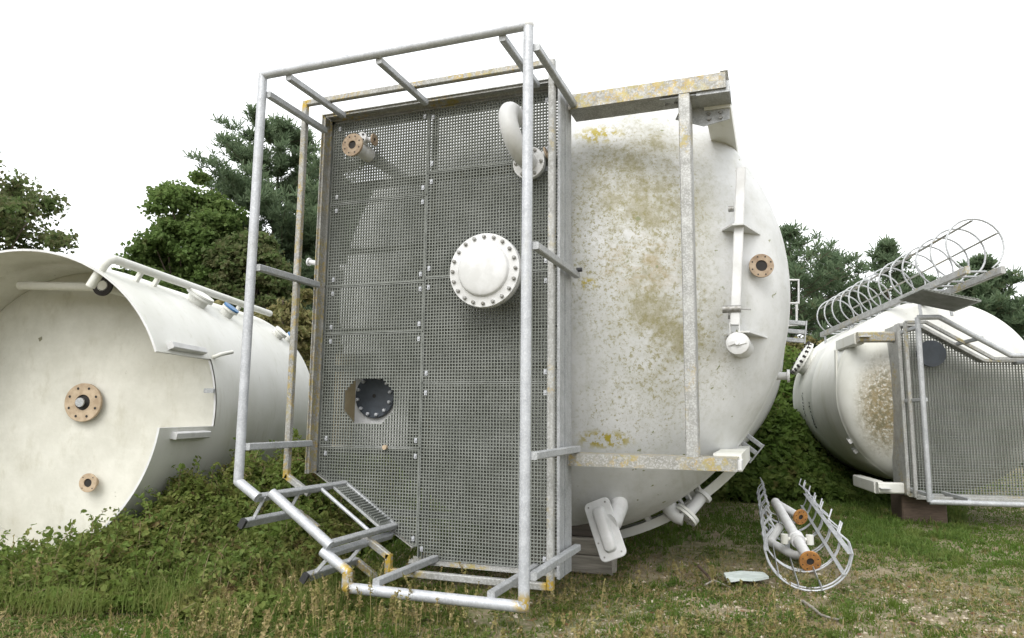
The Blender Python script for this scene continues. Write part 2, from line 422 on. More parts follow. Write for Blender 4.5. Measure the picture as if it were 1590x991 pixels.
for k, (a, b_) in enumerate([(.34, 1.222), (1.226, 2.318), (2.322, 2.80), (2.804, 3.66), (3.664, 4.535)]):
    g = panel(.025, XL, a, b_, -.0505)
    for z in (a+.07, b_-.07):
        clip(g, XL-.04, z)
        if z > 1.1: clip(g, .13, z)
for k, (a, b_) in enumerate([(.235, 1.828), (1.832, 2.83), (2.834, 3.875), (3.879, 4.535)]):
    g = panel(XL+.006, W-.03, a, b_, -.051)
    for z in (a+.09, b_-.09): clip(g, XL+.05, z); clip(g, W-.18, z)
# small T bolt on the lower left seam
MB().lathe((.795, -.052, 1.225), (0,-1,0), [(.0001,.03),(.022,.03),(.022,0)], 12).build('seam_bolt', 'tan', T)

# ---- railing: tube ring at 1.1 m, mid rail at .465 m, posts in between
YO, YM = -1.1, -.465
def P3(x, y, z): return V((x, y, z))
g0 = P3(0, YO, CZ)+dd*.245; g1 = P3(0, YO, CZ)+dd*1.0
outer1 = [P3(0,YO,CZ)+dd*.245, P3(0,YO,CZ), P3(0,YO,Z1), P3(W,YO,Z1), P3(W,YO,Z0), P3(DX,YO,Z0), P3(DX,YO,DZ), g1]
RB = MB()
for p, q in zip(outer1[:-1], outer1[1:]):
    RB.tube([p, q], .041, 18)
for p in outer1[1:-1]:
    RB.lathe(p, (0,0,1), [(.041*sin(a)+.0001, -.041*cos(a)) for a in np.linspace(0.01, pi-.01, 9)], 18)
rail = RB.build('railing', 'galvB', T)
mids = [(P3(0,YM,CZ)+dd*.30, P3(0,YM,CZ), 'galvM'), (P3(0,YM,CZ-.02), P3(0,YM,Z1+.02), 'galvL'), (P3(.03,YM,Z1), P3(W-.03,YM,Z1), 'galvL'), (P3(W,YM,Z0-.02), P3(W,YM,Z1+.02), 'galvM'),
        (P3(DX+.03,YM,Z0), P3(W-.03,YM,Z0), 'galvM'), (P3(DX,YM,Z0-.02), P3(DX,YM,DZ+.02), 'galvL'), (P3(DX,YM,DZ), P3(0,YM,CZ)+dd*.98, 'galvM')]
for p, q, m in mids: MB().bar(p, q, .056, .056, (0,1,0)).build('mid_rail', m, rail)
PO = .055
def post(p, off, y0=YO+.015, y1=.13, m='galv', w=.058, h=.058):
    p = V(p); off = V(off); a = P3(p.x, y0, p.z)+off; b = P3(p.x, y1, p.z)+off
    MB().bar(a, b, w, h, (0,0,1)).build('post', m, rail)
for x in (.27, 1.20, 2.33): post((x,0,Z1), (0,0,-PO), y1=-.21)
for z in (4.40, 2.80, 1.25): post((0,0,z), (PO,0,0), y1=-.21)
for z in (4.40, 2.81, 1.25, .41): post((W,0,z), (PO+.005,0,0), y1=.13)
for x in (1.35, 2.30): post((x,0,Z0), (0,0,PO), y1=-.06)
# pale end cap on the top right bend
MB().lathe((W,YO,Z1), (0,0,1), [(.0445*sin(a)+.0001, -.0445*cos(a)) for a in np.linspace(.01, pi-.01, 9)], 18).build('bend_collar', 'white', rail)
MB().lathe((W+.03, .10, 2.83), (0,-1,0), [(.0001,.05),(.022,.05),(.022,0)], 10).lathe((W+.075, .06, 2.845),(1,0,0),[(.0001,.05),(.02,.05),(.02,0)],10).build('bolt', 'cap', rail)
# end posts of the railing either side of the gate, and the two capped hinge posts outside them
for s_, y1 in ((1.03, -.06), (.22, -.06)):
    a = P3(0,0,CZ)+dd*s_-nin*.02
    MB().bar(P3(a.x, YO+.01, a.z), P3(a.x, y1, a.z), .058, .058, nin).build('post', 'galv', rail)
for px, py, s_ in ((381, 812, .13), (477, 896, .93)):
    p = at(px, py, YO); a = P3(p.x, YO-.02, p.z)
    hp = MB().bar(a, P3(a.x, -.42, a.z), .05, .075, nin).build('hinge_post', 'galv', rail)
    MB().bar(P3(a.x, YO-.05, a.z), P3(a.x, YO-.02, a.z), .054, .08, nin).build('rubber_cap', 'cap', hp)
    for y in (YO+.08, -.55):
        c = P3(0,0,CZ)+dd*(s_+.12); MB().bar(P3(a.x, y, a.z), P3(c.x, y, c.z), .03, .012, (0,1,0)).build('hinge_strap', 'galv', hp)
    MB().bar(P3(a.x, -.40, a.z), P3(a.x, -.40, a.z)+dd*.26, .045, .06, nin).build('hinge_arm', 'galvL', hp)
# gate
ga, gb = P3(.368,YO,.871), P3(.918,YO,.514)
G = MB().tube([ga-V((.02,0,-.013)), gb+V((.02,0,-.013))], .041, 18).build('gate', 'galvB', T)
def gy(p, y): return P3(p.x, y, p.z)
for p in (ga, gb): MB().bar(gy(p, YO+.02), gy(p, -.03), .05, .05, nin).build('side_bar', 'galv', G)
MB().bar(gy(ga, -.055)+dd*.026, gy(gb, -.055)-dd*.026, .05, .05, nin).build('foot_bar', 'galv', G)
MB().tube([gy(ga, -.47)+dd*.02, gy(gb, -.47)-dd*.02], .017, 10).build('mid_bar', 'galvB', G)
gm = MB(); L = (gb-ga).length
for k in range(1, int(L/.035)):
    p = ga+dd*(k*.035); gm.bar(gy(p, -.27), gy(p, -.085), .007, .02, nin)
for k in range(7):
    y = -.265+k*.03; gm.bar(gy(ga, y)+dd*.03-nin*.002, gy(gb, y)-dd*.03-nin*.002, .018, .007, (0,1,0))
gm.build('kick_grating', 'gedge', G, 0)
MB().bar(gy(ga, -.285)+dd*.03, gy(gb, -.285)-dd*.03, .02, .02, nin).build('kick_rail', 'galv', G)

# ---- beams carrying the platform, right hand side
def beam(name, z0, z1, m):
    o = MB().box((W+.003, .02, z0), (3.97, .03, z1)).box((W+.003, .0302, z1-.012), (3.97, .30, z1)).build(name, m, T)
    MB().box((W+.003, .0302, z0), (3.97, .32, z0+.012)).box((W+.003, .12, z0+.0122), (3.97, .13, z1-.0122)).build('flange_plate', 'galvD', o); return o  # lichen-free lower flange, its underside shade painted in with darker steel
bm1 = beam('support_beam', 4.36, 4.50, 'galvL'); bm2 = beam('support_beam', 1.11, 1.215, 'galvL')
MB().bar((3.615, .06, 1.216), (3.615, .06, 4.359), .10, .07, (0,1,0)).box((3.655, .095, 1.217), (3.667, .19, 4.358)).build('stiffener_post', 'galvM', T)
for z0, z1 in ((4.30, 4.47), (1.09, 1.235)):
    a = MB().box((3.76, .31, z0), (3.99, 2.2, z1)).build('mounting_arm', 'cream', T)
    MB().box((3.72, .045, z0+.03), (4.0, .33, z1-.04)).build('end_block', 'white' if z0 < 2 else 'galv', a)
up = MB().prism([(3.55,.33,4.36),(3.98,.33,4.36),(3.98,.33,4.20),(3.75,.33,4.16),(3.50,.33,4.26)], (0,.012,0)).prism([(3.40,.05,4.352),(3.98,.05,4.352),(3.98,.38,4.352),(3.70,.38,4.352)], (0,0,-.012)).build('gusset', 'galv', T)
for x, z in ((3.62,4.31),(3.80,4.27),(3.90,4.27),(3.80,4.22),(3.90,4.22)): MB().lathe((x,.33,z),(0,-1,0),[(.0001,.02),(.018,.02),(.018,0)],6).build('bolt','bolt',up)
for x in (3.45, 3.53): MB().lathe((x, .15, 4.338),(0,0,-1),[(.0001,.02),(.018,.02),(.018,0)],6).build('bolt','bolt',up)
for s_ in (0,):   # diagonal folded stay at the corner
    MB().prism([(3.93,.02,4.512),(3.99,.02,4.512),(3.99,.40,4.50),(3.76,.42,4.36),(3.72,.36,4.36)], (0,0,.008)).build('corner_stay', 'white', T)

# ---- manhole in the middle of the end
mc = V((1.885, -.32, 2.815)); mn = V((0,-1,0))
mh = MB().lathe(mc, mn, [(.25,-.75),(.25,-.085),(.332,-.085),(.335,-.08),(.335,-.043),(.332,-.04),(.25,-.04)], 56).build('manhole', 'white', T)
mp = [(.0001,.06)]+[(.235*sin(a), .028+.034*cos(a)) for a in np.linspace(.15, pi/2, 10)]+[(.245,.012),(.262,.006),(.332,.003),(.335,0),(.335,-.033),(.0001,-.033)]
MB().lathe(mc, mn, mp, 56).build('cover', 'white', mh)
bolts(mh, mc+mn*.003, mn, .302, 20, .017, .026)
# ---- dark blind flange behind the octagonal cut-out
bc = at(581, 615, .24)
nz = MB().lathe(bc, (0,-1,0), [(.15,-.62),(.15,-.07),(.215,-.07),(.215,-.036),(.15,-.036)], 40).build('blind_nozzle', 'white', T)
bx = at(552, 620, .29).x; MB().box((bx-.30, .29, 1.2), (bx-.004, .33, 2.15)).build('bracket_plate', 'tan2', T)
MB().box((bx, .285, 1.2), (bx+.62, .325, 2.15)).build('dome_stand_in', 'white', T)  # added white plate standing in for the tank end, set forward to catch light
MB().lathe(bc, (0,-1,0), [(.0001,-.006),(.022,-.006),(.022,.0),(.217,.0),(.222,-.005),(.222,-.03),(.0001,-.03)], 40).build('blind_cover', 'dark', nz)
MB().lathe(bc, (0,-1,0), [(.0001,.001),(.02,.001)], 16).build('vent_hole', 'hole', nz)
bolts(nz, bc, (0,-1,0), .19, 12, .018, .03, 'galvB', .2)
# ---- nozzle top left with a small tee
L = .30
tn = MB().tube([q0+V((0,.8,0)), q0+V((0,-L+.018,0))], .062, 24).lathe(q0, (0,-1,0), [(.075,-.1),(.075,.09),(.063,.12)], 24).build('tee_nozzle', 'white', T)
flange(tn, q0+V((0,-L,0)), (0,-1,0), .115, .042, .022, 'rustf', 8)
b0 = q0+V((.03,-.12,.11))
MB().tube([q0+V((0,-.12,0)), b0], .032, 14).tube([b0+V((0,.03,0)), b0+V((0,-.06,0))], .032, 14).tube([b0, b0+V((.10,0,-.01))], .03, 14).build('branch', 'white', tn)
MB().lathe(b0+V((0,-.075,0)), (0,-1,0), [(.0001,0),(.056,0),(.058,-.003),(.058,-.02),(.03,-.02)], 24).build('branch_cover', 'white', tn)
bolts(tn, b0+V((0,-.075,0)), (0,-1,0), .038, 4, .011, .012, 'hole', .8)
flange(tn, b0+V((.115,0,-.01)), (1,0,0), .06, .02, .016, 'rustf', 4)
# ---- gooseneck vent
gp = [v0+V((0,.5,0)), v0+V((0,-.10,0))]; ctr = v0+V((-.055,-.22,.175)); rad = .215
ax = V((-.22,0,.97)).normalized()
gp = [v0+V((0,.5,0)), v0+V((0,-.12,0)), v0+V((0,-.24,0))]
for a in np.linspace(.12, pi, 15): gp.append(v0+V((0,-.24,0))+ax*(rad*(1-cos(a)))+V((0,-1,0))*(rad*sin(a)*1.15))
gp.append(gp[-1]+V((0,.10,0)))
gn = MB().tube(gp, .084, 24).build('gooseneck_vent', 'white', T)
MB().lathe(v0+V((0,-.10,0)), (0,-1,0), [(.083,0),(.15,0),(.15,-.022),(.083,-.022)], 32, True).lathe(v0+V((0,-.072,0)), (0,-1,0), [(.083,0),(.15,0),(.15,-.022),(.083,-.022)], 32, True).build('flange', 'white', gn)
bolts(gn, v0+V((0,-.10,0)), (0,-1,0), .122, 6, .016, .02)
MB().lathe(v0+V((0,.02,0)), (0,-1,0), [(.083,.045),(.128,.045),(.128,-.3)], 32).build('neck', 'galv', gn)
sv = v0+V((.11,-.06,.06)); MB().tube([sv-V((.06,0,.02)), sv+V((.05,0,.02))], .035, 14).build('side_branch', 'white', gn)
flange(gn, sv+V((.055,0,.025)), (1,0,.3), .06, .02, .014, 'rustf', 4)

# ---- things on the visible dome
p, n = dome_pt(4.169, 2.943)                                    # open flange
n2 = (n*.35+V((0,-1,0))*.8).normalized(); c = p+n2*.13
fn = MB().tube([p-n2*.25, c-n2*.017], .075, 24).build('side_nozzle', 'tank', T); flange(fn, c, n2, .112, .052, .02, 'rustf', 8)
# davit arm standing on two gussets
d0, d1 = at(1151, 262, .72), at(1141, 505, .62)
dv = MB().bar(d0, d1, .085, .07, (0,1,0)).build('davit_arm', 'white', T)
MB().prism([d1+V((-.045,-.04,.02)), d1+V((-.045,-.04,-.18)), d1+V((-.045,.03,-.18)), d1+V((-.045,.03,.02))], (.008,0,0)).prism([d1+V((.035,-.04,.02)), d1+V((.035,-.04,-.18)), d1+V((.035,.03,-.18)), d1+V((.035,.03,.02))], (.008,0,0)).build('fork', 'white', dv)
for (pl, pm, pr_, yy) in (((1118,335), (1140,346), (1188,361), .58), ((1125,495), (1140,487), (1199,521), .55)):
    zz = at(*pr_, 1.0).z; xs = at(*pl, .8).x; xe = at(*pr_, 1.05).x
    gpts = [(xs, dome_pt(xs, zz)[0].y+.03, zz), (xe, dome_pt(xe, zz)[0].y+.03, zz), (xe-.03, dome_pt(xe, zz)[0].y-.01, zz), ((xs+xe)/2+.02, yy, zz), ((xs+xe)/2-.08, yy, zz)]
    MB().prism(gpts, (0,0,-.016)).build('gusset_plate', 'tank', dv)
    w0 = at(pm[0]-1, pm[1]-24 if yy == .58 else pm[1]+3, .66); MB().lathe(w0+V((-.05,.05,0)), (1,0,-.0), [(.0001,0),(.028,0),(.028,.05),(.0001,.05)], 12).build('pivot_bolt', 'bolt', dv)
hub_p, hub_n = dome_pt(3.958, 2.185); hn = V((-.06,-1,.02)).normalized(); hc = at(1145, 533, .55)
hb = MB().lathe(hc, hn, [(.0001,.012),(.06,.010),(.098,-.004),(.104,-.02),(.104,-.07),(.098,-.075),(.098,-.55)], 36).build('hinge_hub', 'white', T)
wn = MB().bar(hc+hn*.012+V((-.075,0,-.01)), hc+hn*.03+V((.0,0,.012)), .03, .012, (0,1,0)).bar(hc+hn*.03+V((0,0,-.008)), hc+hn*.012+V((.075,0,.012)), .03, .012, (0,1,0)).lathe(hc, hn, [(.0001,.045),(.02,.045),(.02,0)], 10)
wn.build('wing_nut', 'white', hb)
wb = at(1137, 480, .60); MB().lathe(wb+V((-.085,0,0)), (1,0,0), [(.0001,0),(.035,0),(.035,.16),(.0001,.16)], 14).bar(wb+V((.075,0,0)), wb+V((.16,0,-.01)), .012, .03, (0,1,0)).build('clamp', 'bolt', dv)
# rounded pad on a nozzle low on the dome
p, n = dome_pt(2.80, .70); padn = V((-.06,-.93,.22)).normalized(); pc = at(939, 822, .66)
lx = V((.38,0,-.92)); lx = (lx-padn*lx.dot(padn)).normalized(); ly = padn.cross(lx)
def rrect(c, hx, hy, r, nseg=6):
    pts = []
    for sx, sy, a0 in ((1,1,0),(-1,1,pi/2),(-1,-1,pi),(1,-1,1.5*pi)):
        for k in range(nseg+1):
            a = a0+k/nseg*pi/2; pts.append(c+lx*(sx*(hx-r)+r*cos(a))+ly*(sy*(hy-r)+r*sin(a)))
    return pts
def loft(rings):
    b = MB(); k = len(rings[0]); vs = [p for r in rings for p in r]; fs = []
    for i in range(len(rings)-1):
        for j in range(k): fs.append((i*k+j, i*k+(j+1) % k, (i+1)*k+(j+1) % k, (i+1)*k+j))
    fs += [tuple(range(k)), tuple(range((len(rings)-1)*k, len(rings)*k))]; return b.add(vs, fs)
pad = loft([rrect(pc-padn*.035,.275,.125,.05), rrect(pc-padn*.006,.28,.13,.055), rrect(pc,.274,.124,.05), rrect(pc+padn*.001,.215,.064,.045), rrect(pc+padn*.04,.20,.05,.04), rrect(pc+padn*.05,.18,.032,.03)]).build('inspection_pad', 'white', T)
MB().tube([p-n*.2, p+n*.05, pc-padn*.08+V((.06,0,.08)), pc-padn*.03+V((.04,0,.06))], .085, 24).build('neck', 'white', pad)
for a, b_ in ((.235,.085),(-.235,-.085),(.235,-.085),(-.235,.085),(-.1,.098),(.1,-.098)): MB().lathe(pc+lx*a+ly*b_+padn*.002, padn, [(.0001,.004),(.009,.004),(.009,0)], 8).build('screw', 'bolt', pad)
# drain pipe loop under the shell
YD = 1.64
e0 = at(1034, 772, YD)
path = [e0+V((-.08,.0,.2)), e0] + [at(px, py, YD) for px, py in ((1038,785),(1044,795),(1052,801),(1062,804))]
dp = MB().tube(path, .082, 22).build('drain_pipe', 'white', T)
fa = at(1063, 803, YD); fb = at(1091, 770, YD+.12); fd = (fb-fa).normalized()
MB().lathe(fa, fd, [(.084,0),(.135,0),(.135,.028),(.084,.028)], 28, True).lathe(fa+fd*.034, fd, [(.05,0),(.135,0),(.135,.028),(.05,.028)], 28, True).build('flange', 'cream', dp)
bolts(dp, fa+fd*.0, -fd, .112, 6, .013, .02)
MB().tube([fa, fb], .062, 18).lathe(fb-fd*.03, fd, [(.0001,.06),(.095,.06),(.095,.02),(.06,.02)], 22).build('outlet', 'white', dp)
for a, b_ in (((1046,764),(1064,786)), ((1060,752),(1076,780)), ((1078,738),(1090,766))):
    MB().bar(at(*a, YD+.05), at(*b_, YD+.08), .02, .03, (0,1,0)).build('stay', 'white', dp)
# ladder brackets and fittings on the far side of the shell
def on_shell(ang, y, off=0.): a = radians(ang); d = V((cos(a),0,sin(a))); return V((TC.x, y, TC.z))+d*(TR+off), d
for ang, y, m in ((-38,2.6,'galv'), (-62,3.2,'galv'), (-7,2.6,'galv')):
    p, d = on_shell(ang, y); t = V((-d.z,0,d.x)); lb = MB()
    for k in (-.10, 0, .10): lb.bar(p+t*k-d*.02, p+t*k+d*.19, .05, .05, (0,1,0))
    lb.bar(p+t*.13+d*.20, p-t*.13+d*.20, .07, .015, d); lb.build('ladder_bracket', m, T)
cr = [at(1213,435,4.0), at(1240,435,4.0), at(1240,471,4.0), at(1216,471,4.0)]
MB().tube(cr, .017, 8).tube([at(1237,473,4.0), at(1237,505,4.0), at(1210,506,4.0)], .017, 8).bar(at(1212,455,4.), at(1226,455,4.), .02, .3, (0,0,1)).build('cage_bracket', 'white', T)
MB().bar(at(1210,478,4.1), at(1222,478,4.1), .2, .16, (0,0,1)).build('bracket_plate', 'galv', T)
p = at(1205,584,2.8); q = at(1222,584,2.8); MB().tube([p, q], .045, 14).lathe(q, q-p, [(.0001,.03),(.075,.03),(.075,0),(.045,0)], 20).build('stub_nozzle', 'white', T)
# stub on the hidden side, seen beside the platform
p = at(498, 410, 1.5); q = at(481, 407, 1.5); MB().tube([p+(p-q)*3, q], .03, 12).lathe(q, q-p, [(.0001,.02),(.052,.02),(.052,0),(.03,0)], 18).build('stub_nozzle', 'white', T)

# ================================================================== LEFT TANK
LT = 0.284; LC = V((-2.722, -1.23, 1.567)); LR = 1.567
LA = V((-sin(LT), cos(LT), 0)); LS = V((cos(LT), sin(LT), 0)); LU = V((0,0,1))
TL = empty('storage_tank', LC-LU*LR, 'cream white tank lying at left, open skirt end with a rectangular notch', 'tank')
def lpt(a, r, s): return LC+LA*s+(LS*cos(a)+LU*sin(a))*r
def rel(px, py, s):
    p = plane(px, py, LC+LA*s, LA)-LC; return math.atan2(p.dot(LU), p.dot(LS)), sqrt(p.dot(LU)**2+p.dot(LS)**2)
na = rel(245, 545, 0)[0]; nb = rel(251, 665, 0)[0]; ND = 1.05
angs = sorted(set(list(np.linspace(-pi, pi, 121)[:-1]) + [na, nb]))
angs = [a for a in angs if min(abs(a-na), abs(a-nb)) > .012 or a in (na, nb)]
s_out = [0, .35, .7, ND, 1.3] + list(np.linspace(1.6, 4.2, 6)); th = .022
sk = MB(); n = len(angs)
ring = [(LR+(.012 if .9 < s < 1.4 else 0), s) for s in s_out] + [(LR*cos(t), 4.2+.5*sin(t)) for t in np.linspace(.15, pi/2-.001, 10)]
vs = [lpt(a, r, s) for r, s in ring for a in angs]; fs = []
innot = lambda a, b: nb-1e-6 <= a and b <= na+1e-6
for i in range(len(ring)-1):
    for j in range(n):
        k = (j+1) % n
        if i < 3 and k and innot(angs[j], angs[k]): continue
        fs.append((i*n+j, i*n+k, (i+1)*n+k, (i+1)*n+j))
sk.add(vs, fs); sk.build('shell', 'cream', TL, 30)
inn = MB(); ri = [(LR-th, s) for s in (0, .35, .7, ND, 1.12)]
vs = [lpt(a, r, s) for r, s in ri for a in angs]; fs = []
for i in range(len(ri)-1):
    for j in range(n):
        k = (j+1) % n
        if i < 3 and k and innot(angs[j], angs[k]): continue
        fs.append((i*n+j, i*n+k, (i+1)*n+k, (i+1)*n+j))
inn.add(vs, fs)
inn.build('skirt_lining', 'inside', TL, 30)
ed = MB()                                                     # cut edge of the skirt
def strip(seq):
    vs = []; [vs.extend((lpt(a, LR, s), lpt(a, LR-th, s))) for a, s in seq]
    ed.add(vs, [(2*i, 2*i+1, 2*i+3, 2*i+2) for i in range(len(seq)-1)])
strip([(a, 0) for a in angs if a >= na] + [(a+2*pi, 0) for a in angs if a <= nb])
strip([(na, s) for s in s_out[:4]]); strip([(nb, s) for s in s_out[:4]]); strip([(a, ND) for a in angs if nb <= a <= na])
ed.build('cut_edge', 'white', TL, 0)
MB().lathe(LC, LA, [(.0001,.98)]+[(LR*k, 1.12-.14*sqrt(max(0,1-(k)**2))) for k in np.linspace(.1,.985,14)], 96).build('dished_end', 'inside', TL, 30)
fc = plane(128, 625, LC+LA*.9, LA)
nf = MB().tube([fc+LA*.3, fc+LA*.025], .13, 24).build('end_nozzle', 'tan', TL); flange(nf, fc, -LA, .21, .085, .03, 'tan', 8)
MB().lathe(fc-LA*.03, -LA, [(.0001,.02),(.05,.02),(.05,0)], 12).build('plug', 'galv', nf)
fc2 = plane(136, 750, LC+LA*.9, LA); n3 = MB().tube([fc2+LA*.3, fc2+LA*.017], .06, 18).build('end_nozzle', 'tan', TL); flange(n3, fc2, -LA, .10, .045, .02, 'tan', 4)
# pipe and dark flange hanging inside the top of the skirt
pi_ = plane(168, 446, LC+LA*.55, LA); di = MB().tube([pi_-LA*.1, pi_+LA*.5], .06, 16).build('inner_pipe', 'inside', TL)
flange(di, pi_-LA*.1, -LA, .11, .05, .02, 'hole', 6)
MB().tube([pi_-LS*1.0+LU*.02, pi_-LS*.02], .045, 14).build('inner_branch', 'inside', TL)
# overflow pipe along the top
t0 = plane(166, 399, LC+LA*.06, LA); rv = (t0-LC-LA*.06); rv_n = rv.normalized()
pp = [t0+LA*.03-rv_n*.34, t0+LA*.03-rv_n*.10, t0+LA*.05-rv_n*.035, t0+LA*.11, t0+LA*.2, t0+LA*2.0, t0+LA*4.0]
op = MB().tube(pp, .046, 18).build('overflow_pipe', 'cream', TL)
for s_ in (.62, .95, 2.1, 3.0): MB().bar(t0+LA*s_, t0+LA*s_-rv_n*.30, .05, .05, LS).build('pipe_stay', 'cream', TL)
def top_nozzle(px, py, s_, R, mat, cap=None, h=.10):
    a, r = rel(px, py, s_); d = LS*cos(a)+LU*sin(a); p = LC+LA*s_+d*(LR-.05)
    o = MB().lathe(p, d, [(R*.75,0),(R*.75,h),(R,h),(R,h+.03),(R*.4,h+.03)], 28).build('top_nozzle', mat, TL)
    MB().lathe(p, d, [(R*.98,h+.034),(R*.98,h+.055),(.0001,h+.06)], 28).build('cap', cap or mat, o); return o
top_nozzle(302, 472, 1.75, .17, 'cream', None, .13); top_nozzle(352, 487, 2.35, .11, 'cream', 'blue', .13)
top_nozzle(440, 512, 3.75, .11, 'cream', None, .10); top_nozzle(456, 520, 4.1, .09, 'cream', 'blue', .10)
# lifting lugs beside the notch and small fittings
for (pa, pb) in (((265,539),(318,547)), ((272,676),(325,668))):
    a = plane(*pa, LC+LA*.28, LA); b_ = plane(*pb, LC+LA*.88, LA)
    aa, ra = rel(*pa, .28); d = LS*cos(aa)+LU*sin(aa); p = LC+LA*.22+d*(LR+.03); MB().bar(p, p+LA*.68, .07, .07, d).build('edge_lug', 'white', TL)
aa, ra = rel(337, 552, 1.1); d = LS*cos(aa)+LU*sin(aa); p = LC+LA*1.12+d*LR
MB().tube([p-d*.05, p+d*.10, p+d*.12+LA*.12+LU*.02, p+d*.14+LA*.2+LU*.03], .022, 10).build('hook', 'cream', TL)
p = plane(328, 607, LC+LA*1.0, LA); MB().bar(p-LA*.06, p-LA*.02, .11, .05, LU).build('plate', 'galv', TL)
aa, ra = rel(365, 640, 1.6); d = LS*cos(aa)+LU*sin(aa); p = LC+LA*1.6+d*LR; MB().lathe(p, d, [(.0001,.03),(.02,.03),(.02,0)], 10).build('stud', 'bolt', TL)

# ================================================================== RIGHT TANK
RA = ray(1023, 645); RA.z = 0; RA.normalize(); RSd = V((RA.y, -RA.x, 0))          # axis away from us, and sideways to the right
RC = depth(1457, 612, 11.5); RR = 1.53; RL = 4.0
MT['creamR'] = m_cream('cream_white_paint_with_lichen', (tuple(plane(1372, 630, RC-RA*.30, RA)), (.45, .9, .85)))
TRt = empty('storage_tank', (RC.x, RC.y, 0), 'cream tank at right with brown lichen patch and caged ladder along its top', 'tank')
prof = [(RR*sin(a)+.0001, -.62*cos(a)) for a in np.linspace(0, pi/2, 24)] + [(RR+.012,.02),(RR+.012,.12),(RR,.13)] + [(RR, s) for s in (.6,1.2,1.9)] + [(RR+.01,1.95),(RR+.01,2.03),(RR,2.05)] + [(RR, s) for s in (2.6,3.3,RL)] + [(RR*cos(a), RL+.6*sin(a)) for a in np.linspace(.1, pi/2-.001, 10)]
MB().lathe(RC, RA, prof, 96).build('shell', 'creamR', TRt, 30)
def rp(lat, z, s): return V((RC.x, RC.y, 0))+RSd*lat+RA*s+V((0,0,z))
def rlat(px, py, s): p = plane(px, py, V((RC.x,RC.y,0))+RA*s, RA)-V((RC.x,RC.y,0)); return p.dot(RSd), p.z
FS = -.80                                                            # platform plane
xl, zt = rlat(1391, 506, FS); _, zb = rlat(1408, 768, FS); xr = xl+2.3; cx, cz = xl+.28, zt-.0; c2x, c2z = xl+1.15, zt-.55
P_ = [(xl,zt),(cx,cz),(c2x,c2z),(xr,c2z),(xr,zb),(xl,zb)]
def rbar(name, mat, a, b, w, h, par, up=None): return MB().bar(rp(*a), rp(*b), w, h, up or RA).build(name, mat, par)
for i in range(6):
    a, b_ = P_[i], P_[(i+1) % 6]
    dd_ = .62 if i == 5 else .22
    rbar('side_channel', 'galvM', (a[0],a[1],FS-.13+dd_/2), (b_[0],b_[1],FS-.13+dd_/2), .05, dd_, TRt)
gr = MB()
def top_at(x): return zt if x < cx else (max(c2z, zt-(x-cx)*(zt-c2z)/(c2x-cx)))
for i in range(int(2.3/.04)):
    x = xl+.03+i*.04; gr.bar(rp(x, zb+.03, FS-.03), rp(x, top_at(x)-.03, FS-.03), .01, .03, RA, .02)
for j in range(int((zt-zb)/.04)):
    z = zb+.03+j*.04; xa = xl+.03; xb = xr-.03
    if z > c2z: xb = cx+(zt-z)*(c2x-cx)/(zt-c2z)
    if xb > xa+.05: gr.bar(rp(xa, z, FS-.028), rp(xb, z, FS-.028), .01, .03, RA, .02)
gr.build('grating_panel', 'grate', TRt, 0)
k_ = rlat(1447, 549, FS-.12); MB().lathe(rp(*k_, FS-.12), -RA, [(.0001,.0),(.20,.0),(.20,-.06),(.0001,-.06)], 28).build('blind_cover', 'dark', TRt)
pO = FS-.95; pM = FS-.42
orr = MB()
loop = [rp(x, z, pO) for x, z in P_]
for i in range(6): orr.tube([loop[i], loop[(i+1) % 6]], .036, 14)
rl = orr.build('railing', 'galv', TRt)
for i in range(6):
    a, b_ = P_[i], P_[(i+1) % 6]; rbar('mid_rail', 'galvM', (*a, pM), (*b_, pM), .05, .05, rl)
for x, z in ((xl+.04,zt-.12),(xl+.04,(zt+zb)/2+.12),(xl+.04,zb+.08),(xl+.8,zt-.30),(xl+1.6,c2z-.04),(xl+.5,zb+.04),(xl+1.6,zb+.04)):
    rbar('post', 'galv', (x,z,pO), (x,z,FS), .05, .05, rl)
# support beams with arms running back to the shell
for (pb, z_) in ((1331, 524), (1362, 757)):
    x0, zz = rlat(pb, z_, FS+.05)
    rbar('support_beam', 'galvL' if z_ < 600 else 'cream', (xl-.03, zz, FS+.05), (x0, zz, FS+.05), .16, .15, TRt)
    rbar('mounting_arm', 'cream', (x0+.05, zz-.005, FS+.14), (x0+.05, zz-.005, FS+1.35), .14, .19, TRt, LU)
    rbar('end_plate', 'white', (x0+.005, zz, FS-.032), (x0+.155, zz, FS-.032), .014, .17, TRt)
# fittings on the shell
def rsh(px, py, s): 
    p = plane(px, py, RC+RA*s, RA)-RC-RA*s; d = p.normalized(); return RC+RA*s+d*RR, d
p, d = rsh(1255, 562, 3.2); mhR = MB().lathe(p, d, [(.30,-.2),(.30,.10),(.38,.10),(.38,.14),(.30,.14)], 36).build('manhole', 'cream', TRt)
MB().lathe(p, d, [(.38,.145),(.38,.18),(.0001,.19)], 36).build('cover', 'cream', mhR); bolts(mhR, p+d*.15, d, .365, 20, .03, .06, 'hole')
for px, py, s_ in ((1337,673,.25),(1333,693,.4)):
    p, d = rsh(px, py, s_); MB().bar(p+RA*.0, p-RA*.22+d*.03, .07, .06, d).build('lug', 'white', TRt)
p, d = rsh(1316, 580, .1); MB().bar(p+d*.01+LU*.35, p+d*.03-LU*.2, .10, .03, d).build('name_plate', 'cream', TRt)
mk = MB()                                                             # worn dark stencil marks, unreadable
